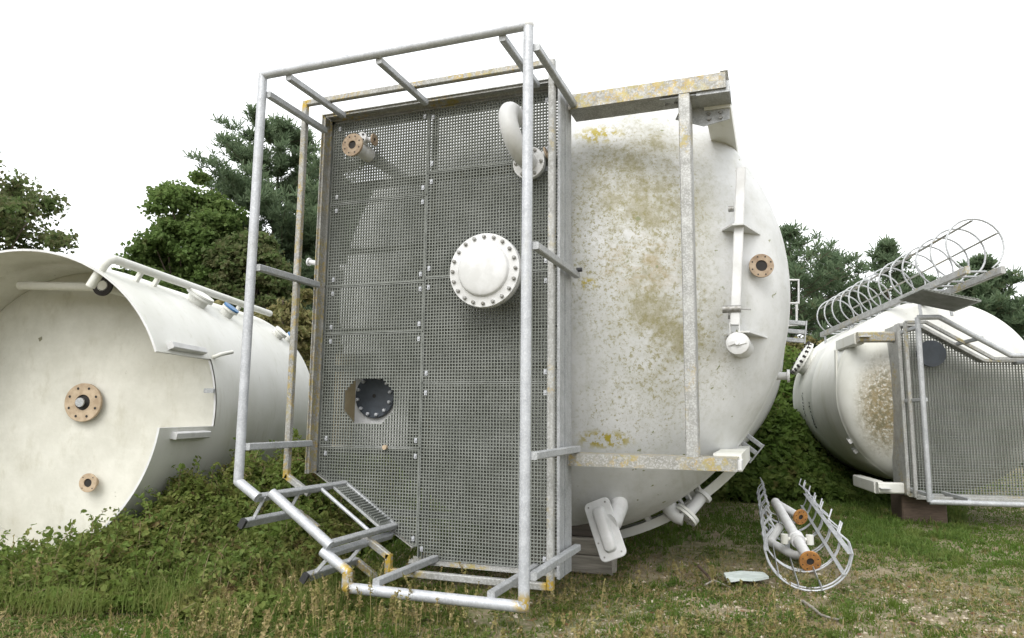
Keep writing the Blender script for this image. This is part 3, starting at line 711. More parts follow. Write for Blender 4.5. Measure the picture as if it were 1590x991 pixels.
for (px0, py0, px1, py1, cnt, s_) in ((1254,612,1258,648,8,2.9),(1271,625,1278,664,9,2.3)):
    for k in range(cnt):
        p, d = rsh(px0+(px1-px0)*k/cnt, py0+(py1-py0)*k/cnt, s_); t = d.cross(RA).normalized()
        for r_ in range(3):
            c = p+d*.004+RA*random.uniform(-.05,.05)+t*random.uniform(-.02,.02); a = RA*random.uniform(.008,.03); b_ = t*random.uniform(.006,.018)
            mk.prism([c-a-b_, c+a-b_, c+a+b_, c-a+b_], d*.002)
mk.build('stencil_mark', 'cap', TRt, 0)
# ladder with cage, standing off the shell
la = depth(1500, 412, 9.4); lb = depth(1274, 520, 15.0); ld = (la-lb).normalized()
lw = (RSd-ld*RSd.dot(ld)).normalized(); la = la+lw*.24-V((0,0,.06)); lb = lb+lw*.24; lo = lw.cross(ld).normalized()
if lo.z < 0: lo = -lo
ldr = MB()
for k in (-.22, .22): ldr.bar(la+lw*k, lb+lw*k, .06, .10, lo)
ld_o = ldr.build('ladder', 'galvM', TRt)
Ln = (la-lb).length; nr = int(Ln/.29); r0 = None
for k in range(nr):
    c = lb+ld*(.15+k*.29)
    if r0 is None: r0 = MB().tube([c-lw*.2, c+lw*.2], .016, 8).build('rung', 'galv', ld_o); rc = c
    else:
        o = r0.copy(); COL.objects.link(o); o.location = c-rc; o.parent = ld_o
def hoop_pt(c, a): return c+lo*(.33+.37*sin(a))+lw*(.37*cos(a))
ang_h = [radians(v) for v in np.linspace(-58, 238, 24)]
h0 = None
for k in range(13):
    c = lb+ld*(.25+k*Ln/13.)
    pts = [c+lw*.22]+[hoop_pt(c, a) for a in ang_h]+[c-lw*.22]
    if h0 is None: h0 = MB().tube(pts, .014, 8).build('cage_hoop', 'galv', ld_o); hc0 = c
    else:
        o = h0.copy(); COL.objects.link(o); o.location = c-hc0; o.parent = ld_o
for a in (30, 90, 150):
    q = hoop_pt(V((0,0,0)), radians(a)); MB().bar(lb+ld*.30+q*.97, lb+ld*(Ln-.2)+q*.97, .045, .008, lo).build('cage_strip', 'galvM', ld_o)
for s_ in (.2, 1.5, 1.7, 3.0, 4.3):
    c = lb+ld*s_
    for k in (-.22, .22): MB().bar(c+lw*k, c+lw*k-lo*.42+ld*.05, .04, .02, ld).build('ladder_stay', 'galv', ld_o)
pg = MB(); c0 = depth(1408, 470, 10.3)
for i in range(18):
    pg.bar(c0+ld*(i*.04)-lw*.1+lo*.05, c0+ld*(i*.04)+lw*.65-lo*.12, .008, .03, lo)
for i in range(16):
    o_ = lw*(-.08+i*.045)-lo*(i*.009)+lo*.045; pg.bar(c0+o_-ld*.01, c0+o_+ld*.70, .03, .008, lo)
pg.build('landing_grating', 'gedge', TRt, 0)
# its timber support
ts = MB(); c = depth(1425, 776, 11.0); c.z = 0
ob = empty('timber_block', c, 'brown squared timber prop under the platform of the right tank', 'timber')
MB().bar(c+V((0,0,0)), c+V((0,0,.40)), .62, .55, RA, .03).build('post', 'woodb', ob)

# ================================================================== TIMBERS UNDER THE MAIN TANK
SL = [(1.45, 2.72, .0, .17, 1.02, 'wood', 'lowest grey timber of the stack under the big tank'),
      (1.35, 2.74, .172, .332, 1.05, 'wood', 'middle pale timber of the stack under the big tank'),
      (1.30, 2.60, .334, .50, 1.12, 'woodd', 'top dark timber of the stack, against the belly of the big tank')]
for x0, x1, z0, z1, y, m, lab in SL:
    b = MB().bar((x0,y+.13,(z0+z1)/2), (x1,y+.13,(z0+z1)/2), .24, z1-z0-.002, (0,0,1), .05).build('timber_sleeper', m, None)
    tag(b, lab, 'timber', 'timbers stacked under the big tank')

# ================================================================== LADDER CAGE ON THE GROUND
cn, cf = ground(1257, 921), ground(1215, 803); cd = (cf-cn).normalized(); cw = V((cd.y,-cd.x,0)); CL = (cf-cn).length
CG = empty('ladder_cage', cn, 'loose grey ladder cage lying open side up on the grass', 'ladder cage')
CRd = .365
def cage_pt(s, a): return cn+cd*s+cw*(CRd*cos(a))+V((0,0,CRd+.02+CRd*sin(a)))
hoops = [f*CL for f in (0., .02, .16, .18, .33, .35, .5, .52, .66, .68, .82, .84, 1.)]
ch0 = None
def hoop(s):
    pts = [cage_pt(s, a)+V((0,0,0)) for a in np.linspace(pi+.35, 2*pi-.35, 20)]
    r0_, r1_ = cage_pt(s, pi+.35), cage_pt(s, 2*pi-.35)
    left = [r0_+cw*.03+V((0,0,.36))-cd*.04, r0_+cw*.07+V((0,0,.29)), r0_-cw*.0+V((0,0,.20)), r0_-cw*.025+V((0,0,.10))]
    right = [r1_+cw*.025+V((0,0,.10)), r1_+cw*.0+V((0,0,.20)), r1_-cw*.08+V((0,0,.27)), r1_-cw*.045+V((0,0,.36))+cd*.04]
    return MB().tube(left+pts+right, .0085, 8)
ch0 = hoop(0).build('hoop', 'galvB', CG)
for k, s_ in enumerate(hoops[1:]):
    o = ch0.copy(); COL.objects.link(o); o.location = cd*s_+V((0,0,.0)); o.parent = CG
    o.scale = (1, 1, 1+.04*sin(k*2.1))
for a, w_ in ((pi+.1,.05),(pi+.75,.05),(1.5*pi-.25,.05),(1.5*pi+.3,.05),(2*pi-.6,.05),(2*pi-.05,.07)):
    p = cage_pt(0, a); dn = (p-cn-V((0,0,CRd))).normalized()
    MB().bar(p-dn*.017-cd*.03, p-dn*.017+cd*(CL+.05), .007, w_*.75, cw if abs(dn.z) < .6 else V((0,0,1))).build('cage_strip', 'galv' , CG)
# white pipe spool lying in the cage
pA = depth(1258, 872, 7.15); pB = depth(1204, 780, 8.7)
PS = empty('pipe_spool', (cn.x, cn.y, .1), 'white flanged pipe spool with orange rusty flanges lying inside the loose cage', 'pipe')
dAB = (pB-pA).normalized()
pm = pA+dAB*((pB-pA).length*.33)
MB().tube([pA+dAB*.016, pB], .055, 20).build('pipe', 'white', PS)
flange(PS, pA-dAB*.01, -dAB, .105, .038, .026, 'rusto', 8)
cpl = MB().lathe(pm-dAB*.06, dAB, [(.055,0),(.074,0),(.078,.02),(.078,.05),(.066,.06),(.066,.08),(.078,.09),(.078,.12),(.055,.14)], 24).build('coupling', 'white', PS)
sx = V((dAB.y,-dAB.x,0)).normalized()
MB().tube([pm-sx*.16, pm+sx*.16], .022, 10).tube([pm+sx*.13-V((0,0,.05)), pm+sx*.13+V((0,0,.05))], .04, 12).tube([pm-sx*.13-V((0,0,.05)), pm-sx*.13+V((0,0,.05))], .04, 12).build('clamp_ear', 'cream', cpl)
pC = depth(1243, 803, 8.2); MB().tube([pB, pB+(pC-pB)*.12, pC-(pC-pB).normalized()*.014], .042, 18).build('branch_pipe', 'white', PS)
dC = (pC-pB).normalized(); flange(PS, pC+dC*.01, dC, .088, .03, .024, 'rusto', 8)
pD = depth(1196, 842, 8.0); pE = depth(1232, 862, 7.65)
MB().tube([depth(1210,818,8.25), pD, pD+(pE-pD)*.75, pE, pA+dAB*.12], .047, 18).build('branch_pipe', 'white', PS)
MB().bar(depth(1222,832,8.1), V((*depth(1222,832,8.1).xy, .02)), .05, .05, cd).build('pipe_foot', 'galv', PS)
MB().bar(pA+dAB*.2-V((0,0,.06)), V((*(pA+dAB*.25+cw*.05).xy, .02)), .07, .03, cd).build('pipe_foot', 'galv', PS)

# ================================================================== SCRAPS ON THE GROUND
def scrap(name, pts_px, z, t, mat, lab, cat):
    pts = [ground(px, py, z) for px, py in pts_px]; c = sum(pts, V((0,0,0)))/len(pts)
    r_ = empty(name, V((c.x, c.y, 0)), lab, cat); b = MB().prism(pts, (0,0,t)).build('sheet', mat, r_); return r_
sc = MB().prism([ground(*q, .055) for q in ((1124,893),(1150,890),(1186,892),(1194,899),(1172,903),(1150,902),(1130,905))], (0,0,.022)).build('broken_panel', m_plain('pale_sheet', (.66,.72,.70), (.5,.56,.53), 6, .5), None)
tag(sc, 'broken pale white panel lying in the grass beside the loose cage', 'panel')
def stick(name, pts, rs, mat, lab):
    o = MB().tube(pts, .01, 7, True, rs).build(name, mat, None); tag(o, lab, 'stick'); return o
stick('stick', [ground(1084,878,.16), ground(1098,893,.07), ground(1108,905,.02)], [.016,.014,.009], 'woodb', 'thin brown stick leaning in the grass left of the broken panel')
stick('branch', [ground(1246,933,.03), ground(1262,944,.05), ground(1275,955,.02), ground(1284,958,.04), ground(1300,962,.02), ground(1312,959,.02)], [.012,.012,.01,.009,.007,.004], 'wood', 'dry bare twig on the gravelly grass below the loose cage')
stick('branch', [ground(1095,908,.03), ground(1108,901,.05), ground(1120,906,.03), ground(1134,912,.02)], [.008,.008,.007,.004], 'wood', 'curved grey twig in front of the broken panel')

# ================================================================== GROUND
MUDC = (3.6, 2.2)
t = NT('meadow_soil')
gn_ = t.ramp(t.noise(.55, 5, .6), .42, .6); fn_ = t.noise(9, 6, .7)
c = t.mix(t.ramp(fn_, .35, .65), (.17, .13, .08), (.28, .235, .15))
c = t.mix(t.math('MULTIPLY', gn_, t.ramp(t.noise(5, 5, .7), .35, .6)), c, (.11, .125, .04))
c = t.mix(t.math('MULTIPLY', t.ramp(t.noise(.45, 4, .6), .5, .62), t.math('MULTIPLY', t.ramp(t.noise(26, 4, .7), .48, .58), t.blob((6.3, -.3, 0), (4.2, 2.6, 3)))), c, (.46, .41, .32))
MT['ground'] = t.out(c, .95, bump=t.noise(14, 6, .7), bs=.8, bd=.05)
def axis(c, near, far):
    a = np.linspace(-near, near, 120); b = near*np.geomspace(1.05, far/near, 30); return c+np.concatenate([-b[::-1], a, b])
gx, gy_ = axis(2., 12., 700.), axis(2., 12., 700.); N1, N2 = VN(1.1, 1), VN(.35, 2)
GX, GY = np.meshgrid(gx, gy_, indexing='ij'); r_ = np.hypot(GX-2, GY-2)
def gz(x, y): return (N1(x, y)-.5)*.05+(N2(x, y)-.5)*.03-.012
GZ = np.where(r_ < 40, gz(GX, GY), -.05)
b = MB(); ny = len(gy_)
b.add(np.stack([GX, GY, GZ], -1).reshape(-1, 3).tolist(), [(i*ny+j, (i+1)*ny+j, (i+1)*ny+j+1, i*ny+j+1) for i in range(len(gx)-1) for j in range(ny-1)])
tag(b.build('ground', 'ground', None, 180), kind='structure')

# grass and dead stalks: uncountable
def field(n, d0, d1, x0=-120, x1=1710):
    u = RNG.random(n); dist = 1/((1-u)/d0+u/d1); px = RNG.uniform(x0, x1, n)
    d = np.stack([np.array(RIGHT)*((q-795)/F)+np.array(FWD) for q in px]); d[:,2] = 0
    P = np.array(CAM)[None,:2]+d[:,:2]*dist[:,None]; return P[:,0], P[:,1], dist
def project(x, y, z):
    d = np.stack([x, y, z], -1)-np.array(CAM); q = d@np.array(FWD); return 795+F*(d@np.array(RIGHT))/q, 495.5-F*(d@np.array(UP))/q
gA, gB, gC = VN(1.3, 5), VN(.45, 6), VN(3., 7); gD = VN(.16, 8)
SCP = ground(1158, 899)
def blades(name, x, y, z, h, w, lean, mat, lab, cat):
    ok = ~((np.abs(x-SCP.x) < .27) & (np.abs(y-SCP.y+.03) < .17) & (RNG.random(len(x)) < .93))   # pressed flat around the broken panel
    x, y, h, w = x[ok], y[ok], h[ok], w[ok]; z = z[ok]
    n = len(x); az = RNG.uniform(0, 2*pi, n); la_ = RNG.uniform(0, 2*pi, n); ln = np.abs(RNG.normal(0, lean, n))
    s = np.stack([np.cos(az), np.sin(az), 0*az], -1)*w[:,None]; l = np.stack([np.cos(la_)*ln, np.sin(la_)*ln, 0*az], -1)*h[:,None]
    up = np.stack([0*az, 0*az, h], -1); base = np.stack([x, y, z], -1)
    m1 = base+up*.55+l*.35; tip = base+up*np.clip(1-ln*.35, .3, 1)[:,None]+l
    P1 = np.stack([base-s, base+s, m1+s*.7, m1-s*.7], 1); P2 = np.stack([m1-s*.7, m1+s*.7, tip+s*.12, tip-s*.12], 1)
    o = rawmesh(name, np.concatenate([P1, P2]).reshape(-1, 3), 4, 2*n, mat); return tag(o, lab, cat, kind='stuff')
MT['grass'] = m_leaf('green_grass', [(.085,.17,.026), (.13,.17,.040), (.10,.15,.024), (.20,.175,.07)], .6, 5, .45)
MT['straw'] = m_leaf('dry_grass', [(.33,.265,.135), (.26,.205,.095), (.20,.18,.065), (.42,.36,.21)], .7, 11, .3)
x, y, dist = field(330000, 4.3, 26)
xe, ye, de = field(190000, 2.6, 26, -1100, 2700); x, y, dist = np.concatenate([x, xe]), np.concatenate([y, ye]), np.concatenate([dist, de])
dens = .48+.9*(gA(x,y)-.35)+.7*(gB(x,y)-.5)
right = np.clip((x-2.6)/2.5, 0, 1)*np.clip((1.6-y)/2, 0, 1)               # thin, stony ground at the right front
under = np.exp(-(((x-3.4)/1.5)**2+((y-2.4)/1.7)**2))                      # worn ground under the tank
green = np.clip((y-2.4)/2., 0, 1)*np.clip((x-3.)/1., 0, 1)
left = np.clip((1.8-x)/1.5, 0, 1)
dens = dens-.14*right-.35*under+.55*green+.45*left
dens = dens+1.0*(gD(x,y)-.5)
keep = (RNG.random(len(x)) < np.clip(dens, .04, 1)); x, y, dist = x[keep], y[keep], dist[keep]
g_ = np.clip(.7+.8*(gC(x,y)-.5), .4, 1.2)
lush = 1+.5*np.clip((y-2.4)/2, 0, 1)+.35*np.clip((1.5-x)/1.5, 0, 1)
blades('grass', x, y, gz(x, y)-.01, RNG.uniform(.02, .085, len(x))*g_*lush, RNG.uniform(.003, .0075, len(x))*(1+dist/14), .95, 'grass', 'short green meadow grass around the tanks', 'grass')
x, y, dist = field(120000, 4.3, 14)
xe, ye, de = field(70000, 2.6, 14, -1100, 2700); x, y, dist = np.concatenate([x, xe]), np.concatenate([y, ye]), np.concatenate([dist, de])
k = RNG.random(len(x)) < np.clip(.42+.9*(gB(x,y)-.5)-.6*np.clip((y-2.2)/1.5, 0, 1)+.2*np.exp(-(((x-3.4)/1.5)**2+((y-1.6)/1.7)**2)), .02, 1); x, y, dist = x[k], y[k], dist[k]
blades('dry_grass', x, y, gz(x, y)-.01, RNG.uniform(.02, .08, len(x)), RNG.uniform(.002, .005, len(x))*(1+dist/14), 1.3, 'straw', 'dry straw coloured grass in the foreground', 'dry grass')
# taller dead weed stalks with seed heads
def stalks(n, region, hr, mat, name, lab):
    X, Y, D = field(n*6, 4.4, 9.5); k = region(X, Y); X, Y, D = X[k][:n], Y[k][:n], D[k][:n]; n = len(X)
    C = []; A = []; B = []
    for i in range(n):
        h = random.uniform(*hr); tx, ty = random.gauss(0,.14)*h, random.gauss(0,.14)*h; z0 = 0
        segs = 5
        for s_ in range(segs):
            f0, f1 = s_/segs, (s_+1)/segs; p0 = np.array((X[i]+tx*f0**2, Y[i]+ty*f0**2, h*f0)); p1 = np.array((X[i]+tx*f1**2, Y[i]+ty*f1**2, h*f1))
            C.append((p0+p1)/2); B.append((p1-p0)/2); a = np.array((cos(i), sin(i), 0))*.0028; A.append(a)
        for s_ in range(random.randint(16, 34)):
            f = random.uniform(.35, 1.02)**.8; p = np.array((X[i]+tx*f*f, Y[i]+ty*f*f, h*f)); v = rdir(1)[0]; w_ = rdir(1)[0]
            sz = random.uniform(.008, .018)*(1.3-f*.6); C.append(p+v*.016*(1.4-f)); A.append(v*sz*.45); B.append(w_*sz)
    o = quads(name, np.array(C), np.array(A), np.array(B), mat); return tag(o, lab, 'weeds', kind='stuff')
MT['stalk'] = m_leaf('dead_weed', [(.30,.245,.12), (.24,.19,.085), (.20,.185,.06), (.36,.31,.17)], 2, 20, .2)
stalks(260, lambda X, Y: (X < 3.2) & (Y < -.9) & (gA(X,Y) > .3), (.12, .36), 'stalk', 'dead_weeds', 'dead weed stalks with pale seed heads in front of the railing')
stalks(200, lambda X, Y: (X > 3.0) & (Y < 1.6) & (gB(X,Y) > .42), (.06, .2), 'stalk', 'dead_weeds', 'small dead weeds scattered on the stony ground at right')
stalks(130, lambda X, Y: (X > .9) & (X < 3.) & (Y < .2) & (Y > -1.3), (.08, .25), 'stalk', 'dead_weeds', 'dead weeds growing through the railing at the foot of the platform')
# stones
MT['stone'] = m_plain('pale_stone', (.46,.41,.33), (.30,.24,.165), 7, .9, .3)
x, y, dist = field(30000, 4.3, 11)
k = (RNG.random(len(x)) < np.clip(.08+np.clip((x-2.8)/2.4, 0, 1)*.9*(.25+.75*np.clip((gA(x,y)-.38)*4,0,1))*(y < 2.1)+.15*(gB(x,y) > .65), 0, 1)) & (y < 2.2); x, y = x[k], y[k]
n = len(x); s = np.minimum(RNG.gamma(1.5, .0055, n)+.004, .024); V0 = np.array([(1,0,0),(0,1,0),(-1,0,0),(0,-1,0),(0,0,1)])
az = RNG.uniform(0, 2*pi, n); P = []
ca, sa = np.cos(az), np.sin(az); fx = RNG.uniform(.7,1.5,n); fy = RNG.uniform(.6,1.2,n); fz = RNG.uniform(.4,.8,n)
pts = [np.stack([x+s*(v[0]*fx*ca-v[1]*fy*sa), y+s*(v[0]*fx*sa+v[1]*fy*ca), gz(x,y)+s*(v[2]*fz+.1)], -1) for v in V0]
tri = [(0,1,4),(1,2,4),(2,3,4),(3,0,4)]
P = np.stack([np.stack([pts[i] for i in t_], 1) for t_ in tri], 1).reshape(-1, 3)
tag(rawmesh('stones', P, 3, 4*n, 'stone'), 'pale pebbles scattered over the ground at right', 'stones', kind='stuff')
# lush green strip behind the big tank
MT['fresh'] = m_leaf('fresh_grass', [(.12,.195,.040), (.165,.20,.055), (.10,.165,.034), (.22,.19,.08)], .8, 5, .48)
x, y, dist = field(110000, 8.2, 19, 940, 1480); k = (RNG.random(len(x)) < np.clip((y-3.1-2.6*(gA(x,y)-.5)-1.6*(gC(x,y)-.5))*.45, 0, 1)*np.clip(.05+1.5*(gB(x,y)-.3)+.5*(gD(x,y)-.5), 0, 1)) & ((x-TC.x)**2 > (TR-.3)**2); x, y, dist = x[k], y[k], dist[k]
blades('fresh_grass', x, y, gz(x, y)-.01, RNG.uniform(.03, .14, len(x)), RNG.uniform(.004, .008, len(x))*(1+dist/16), .8, 'fresh', 'lush green grass strip behind the big tank and at the foot of the brambles', 'grass')
# denser tufts of longer grass
x, y, dist = field(1500, 4.3, 13); k = (RNG.random(len(x)) < np.clip(.35+1.0*(gA(x,y)-.45)+.3*(y > 2.2), .05, 1)) & ~((x > .0) & (x < 2.6) & (y > 0)); x, y, dist = x[k], y[k], dist[k]
m = 34; X_ = np.repeat(x, m)+RNG.normal(0, .028, len(x)*m); Y_ = np.repeat(y, m)+RNG.normal(0, .028, len(x)*m); hh = np.repeat(RNG.uniform(.05, .15, len(x)), m)*RNG.uniform(.5, 1.1, len(x)*m)
blades('grass_tufts', X_, Y_, gz(X_, Y_)-.01, hh, RNG.uniform(.0025, .0055, len(X_)), .75, 'grass', 'longer tufts of green grass standing out of the short turf', 'grass')
# small broad-leaved weeds in rosettes
MT['weed'] = m_leaf('weed_leaf', [(.085,.15,.028), (.12,.16,.04), (.10,.13,.03)], 1.5, 9, .4)
x, y, dist = field(5200, 4.3, 12); k = (RNG.random(len(x)) < np.clip(.3+.9*(gB(x,y)-.4), .05, 1)) & ~((x > .0) & (x < 2.6) & (y > 0)); x, y = x[k], y[k]
ctr = np.repeat(np.stack([x, y, gz(x,y)+.012], -1), 9, 0); n = len(ctr); th_ = RNG.uniform(0, 2*pi, n); rr_ = RNG.uniform(.008, .045, n)
ctr = ctr+np.stack([np.cos(th_)*rr_, np.sin(th_)*rr_, RNG.uniform(0, .03, n)], -1); A, B = leaf_cloud(ctr, .017, .55, 2.0)
tag(leaves6('low_weeds', ctr, A, B, 'weed'), 'small green broad leaved weeds between the grass and pebbles', 'weeds', kind='stuff')
# fallen leaves
MT['leaf_litter'] = m_leaf('fallen_leaf', [(.16,.055,.035), (.22,.13,.06), (.11,.07,.04)], 3, 20, .1)
x, y, dist = field(1500, 4.3, 9); k = (y < 2.2) & (x > 2.2); x, y = x[k], y[k]; n = len(x)
A = rdir(n)*.022; A[:,2] *= .25; B = rdir(n)*.014; B[:,2] *= .25
tag(quads('fallen_leaves', np.stack([x, y, gz(x,y)+.012], -1), A, B, 'leaf_litter'), 'brown fallen leaves on the stony ground', 'leaves', kind='stuff')

# ================================================================== FOLIAGE
# bramble bank at left: heap height over the ground
def bank_h(x, y):
    # along the flank of the left tank and under the gate
    sx = (x-LC.x)*LS.x+(y-LC.y)*LS.y; sa = (x-LC.x)*LA.x+(y-LC.y)*LA.y
    h = .84*np.exp(-((sx-1.95)/.9)**2)*np.clip((sa+.9)/1.4, 0, 1)
    h = np.maximum(h, .40*np.exp(-((x+1.3)/1.4)**2-((y+1.0)/.8)**2))
    h = np.maximum(h, .55*np.exp(-((x+.2)/1.0)**2-((y+.4)/1.0)**2))
    h = np.maximum(h, .34*np.exp(-((x+3.4)/1.2)**2-((y+1.9)/.7)**2))
    h = h*(1-.8*np.exp(-((x-.75)/.75)**2-((y+.85)/.6)**2))              # trodden down under the gate
    return h*(.45+.9*gA(x,y))*(.60+.75*gB(x,y))*(.8+.4*VN(.2, 9)(x,y))
MT['bramble'] = m_leaf('bramble_leaf', [(.145,.215,.046), (.24,.22,.075), (.185,.235,.058), (.23,.165,.08)], 1.3, 6, .52)
MT['bramble2'] = m_leaf('bramble_dead', [(.17,.125,.065), (.12,.085,.045), (.22,.18,.10)], 2, 15, .15)
n = 520000; x = RNG.uniform(-5.2, 1.15, n); y = RNG.uniform(-3.0, 4.2, n); h = bank_h(x, y)
k = (h > .06) & (RNG.random(n) < .25+h*1.2)
sx = (x-LC.x)*LS.x+(y-LC.y)*LS.y; sa = (x-LC.x)*LA.x+(y-LC.y)*LA.y
z = h*RNG.uniform(.2, 1, n)**.45+RNG.normal(0, .03, n)
inside_tank = (sx**2+(z-LR)**2 < (LR+.03)**2) & (sa > -.05)
inside_tank |= (y > -.08) & (x > -.08)
k &= ~inside_tank; C = np.stack([x, y, np.abs(z)], -1)[k]
A, B = leaf_cloud(C, .0205, .72, 1.0); big = np.where(RNG.random(len(C)) < .25, 1.5, .9)[:,None]; A *= big; B *= big
tag(leaves6('brambles', C, A, B, 'bramble'), 'low green bramble bank in front of the left tank', 'brambles', kind='stuff')
k2 = RNG.random(len(C)) < .035; C2 = C[k2]+RNG.normal(0,.03,(k2.sum(),3)); A = rdir(len(C2))*.06; B = rdir(len(C2))*.0028
tag(quads('bramble_stems', C2, A, B, 'bramble2'), 'dry bramble stems among the green leaves of the bank', 'brambles', kind='stuff')
# long grass growing through the brambles
n = 60000; x = RNG.uniform(-5., 1.1, n); y = RNG.uniform(-3.0, 1.5, n); h = bank_h(x, y)
sx = (x-LC.x)*LS.x+(y-LC.y)*LS.y; sa = (x-LC.x)*LA.x+(y-LC.y)*LA.y
k = (h > .04) & (RNG.random(n) < np.clip(1.1*(gD(x,y)-.35)+.9*(gB(x,y)-.45), 0, .8)) & ~((np.abs(sx) < LR+.06) & (sa > -.1)) & ~((y > -.2) & (x > -.15)); x, y, h = x[k], y[k], h[k]
blades('long_grass', x, y, h*.55, RNG.uniform(.10, .30, len(x)), RNG.uniform(.0022, .0045, len(x)), .6, 'straw2' if 'straw2' in MT else m_leaf('long_pale_grass', [(.20,.24,.07), (.27,.245,.10), (.15,.21,.05), (.34,.29,.15)], 1.2, 6, .5), 'long pale grass growing up through the brambles', 'grass')
# arching shoots and nettles standing out of the bank
C = []; A_ = []; B_ = []; SC = []; SA = []; SB = []
cnt = 0
while cnt < 900:
    x0, y0 = random.uniform(-4.6, 1.0), random.uniform(-2.6, 2.6); h0_ = float(bank_h(np.array([x0]), np.array([y0]))[0])
    sx0 = (x0-LC.x)*LS.x+(y0-LC.y)*LS.y; sa0 = (x0-LC.x)*LA.x+(y0-LC.y)*LA.y
    if h0_ < .10 or (abs(sx0) < LR+.1 and sa0 > -.1 and (sx0 < LR-.35 or h0_ > LR-sqrt(max(0, LR**2-sx0**2))-.25)) or (y0 > -.25 and x0 > -.2): continue
    cnt += 1; az_ = random.uniform(0, 2*pi); L_ = random.uniform(.10, .38); lean = random.uniform(.2, 1.0); prev = None
    for i in range(9):
        f = i/8; p = np.array((x0+cos(az_)*L_*lean*f*f, y0+sin(az_)*L_*lean*f*f, h0_*.85+L_*(f-.35*lean*f*f)))
        if prev is not None:
            SC.append((p+prev)/2); SB.append((p-prev)/2); SA.append(np.array((-sin(az_), cos(az_), 0))*.0025)
        prev = p
        for sgn in (-1, 1):
            C.append(p+np.array((-sin(az_), cos(az_), .2))*sgn*.022*(1.2-f*.5)+RNG.normal(0, .006, 3))
C = np.array(C); A, B = leaf_cloud(C, .026, .55, .8)
tag(leaves6('bramble_shoots', C, A, B, 'shoot_leaf' if 'shoot_leaf' in MT else m_leaf('shoot_leaf', [(.16,.225,.05), (.21,.225,.07), (.13,.19,.045), (.22,.16,.08)], 2, 9, .5)), 'young bramble and nettle shoots standing out of the green bank', 'brambles', kind='stuff')
tag(quads('bramble_stems', np.array(SC), np.array(SA), np.array(SB), 'bramble2'), 'thin arching stems of the young shoots on the green bank', 'brambles', kind='stuff')
# hedge bank at right, behind the tanks
def bank2(x, y):
    d = (x-CAM.x)*FWD.x+(y-CAM.y)*FWD.y; return d
def hedge_mass(name, lab, pxs, dists, hts, n, size, mat):
    C = []
    for _ in range(n):
        px = random.uniform(*pxs); dist = random.uniform(*dists); p = depth(px, 640, dist)
        f = (px-pxs[0])/(pxs[1]-pxs[0]); u = (dist-dists[0])/(dists[1]-dists[0])
        h = np.interp(f, np.linspace(0,1,len(hts)), hts)*min(1, .10+u*1.35)*(.45+1.1*float(gC(p.x*1.9, p.y*1.9)))*(.6+.8*float(gA(p.x, p.y)))
        C.append((p.x, p.y, h*random.random()**.5))
    C = np.array(C); A, B = leaf_cloud(C, size, .65); return tag(leaves6(name, C, A, B, mat), lab, 'brambles', kind='stuff')
MT['hedge'] = m_leaf('hedge_leaf', [(.135,.22,.046), (.19,.225,.064), (.10,.16,.034), (.22,.21,.075)], .7, 5, .55)
hedge_mass('brambles', 'tall green bramble bank between the big tank and the right tank', (1060, 1480), (13.2, 19.), (2.0, 2.5, 2.6, 2.1, 1.5), 52000, .068, 'hedge')
hedge_mass('undergrowth', 'dark undergrowth behind the left tank beside the platform', (330, 640), (13., 20.), (1.5, 1.9, 2.2, 2.0), 20000, .08, 'hedge')
hedge_mass('undergrowth', 'green undergrowth far beyond the tanks', (-900, 2600), (24., 31.), (2.2, 2.4, 1.9, 2.5, 1.8, 2.4, 1.9, 2.5, 2.1, 2.6, 2.2, 2.4), 66000, .12, 'hedge')

def limb_tubes(b, p, q, r0, r1, wob=.12):
    p, q = V(p), V(q); L = (q-p).length; pts = []
    for k in range(5):
        f = k/4; o = V((random.gauss(0,1), random.gauss(0,1), random.gauss(0,.5)))*L*wob*.25*sin(pi*f); pts.append(p.lerp(q, f)+o)
    b.tube(pts, 0, 7, False, [r0+(r1-r0)*k/4 for k in range(5)]); return pts
TREE_SEED = 2
def place(px, dist):
    global RNG
    random.seed(int(px*7+dist)+TREE_SEED*1000); RNG = np.random.default_rng(int(abs(px)*7+dist)+TREE_SEED*1000); p = depth(px, 640, dist); return V((p.x, p.y, 0))
def broadleaf(name, px, dist, top, wid, mat, lab, cat='tree', low=.12, n=95000, size=.085, group=None, clumps=340, flat=1.):
    base = place(px, dist); H = 1.54+(642-top)/F*dist; RW = wid/2/F*dist
    root = empty(name, base, lab, cat, group); tb = MB()
    limb_tubes(tb, base, base+V((0,0,H*.9)), max(.05, H*.017), .03, .03)
    pts = []
    zc = H*(1+low)/2; rz = H*(1-low)/2; ph = [random.uniform(0, 6.28) for _ in range(6)]
    for k in range(clumps):
        v = rdir(1)[0]; rr = random.random()**.28; az_ = math.atan2(v[1], v[0])
        lump = 1+.08*sin(3*az_+ph[0]+2*v[2])+.07*sin(5*v[2]*2+ph[1]+az_)+.07*sin(7*az_+ph[2])*(1-v[2]**2)
        rr *= .88*lump; up_ = v[2]; e_ = (1-.18*max(0, -up_))
        z = max(.1, zc+rz*rr*up_*.98)
        e = V((base.x+v[0]*rr*RW*e_, base.y+v[1]*rr*RW*flat*e_, z))
        if k % 3 == 0: limb_tubes(tb, base+V((0,0,z*random.uniform(.35,.7))), e, max(.025, H*.006), .012)
        m = int(n/clumps*random.uniform(.5, 1.5)); cr = RW*random.uniform(.14, .30)
        q = RNG.normal(size=(m,3)); q /= np.linalg.norm(q, axis=1)[:,None]; q *= (RNG.random(m)**.6)[:,None]*cr*np.array((1,1,.6))*RNG.uniform(.7,1.25,m)[:,None]; pts.append(q+np.array(e))
    tb.build('trunk', 'barkp', root); C = np.concatenate(pts); C[:,2] = np.abs(C[:,2])
    A, B = leaf_cloud(C, size, .65); leaves6('crown', C, A, B, mat, root); return root
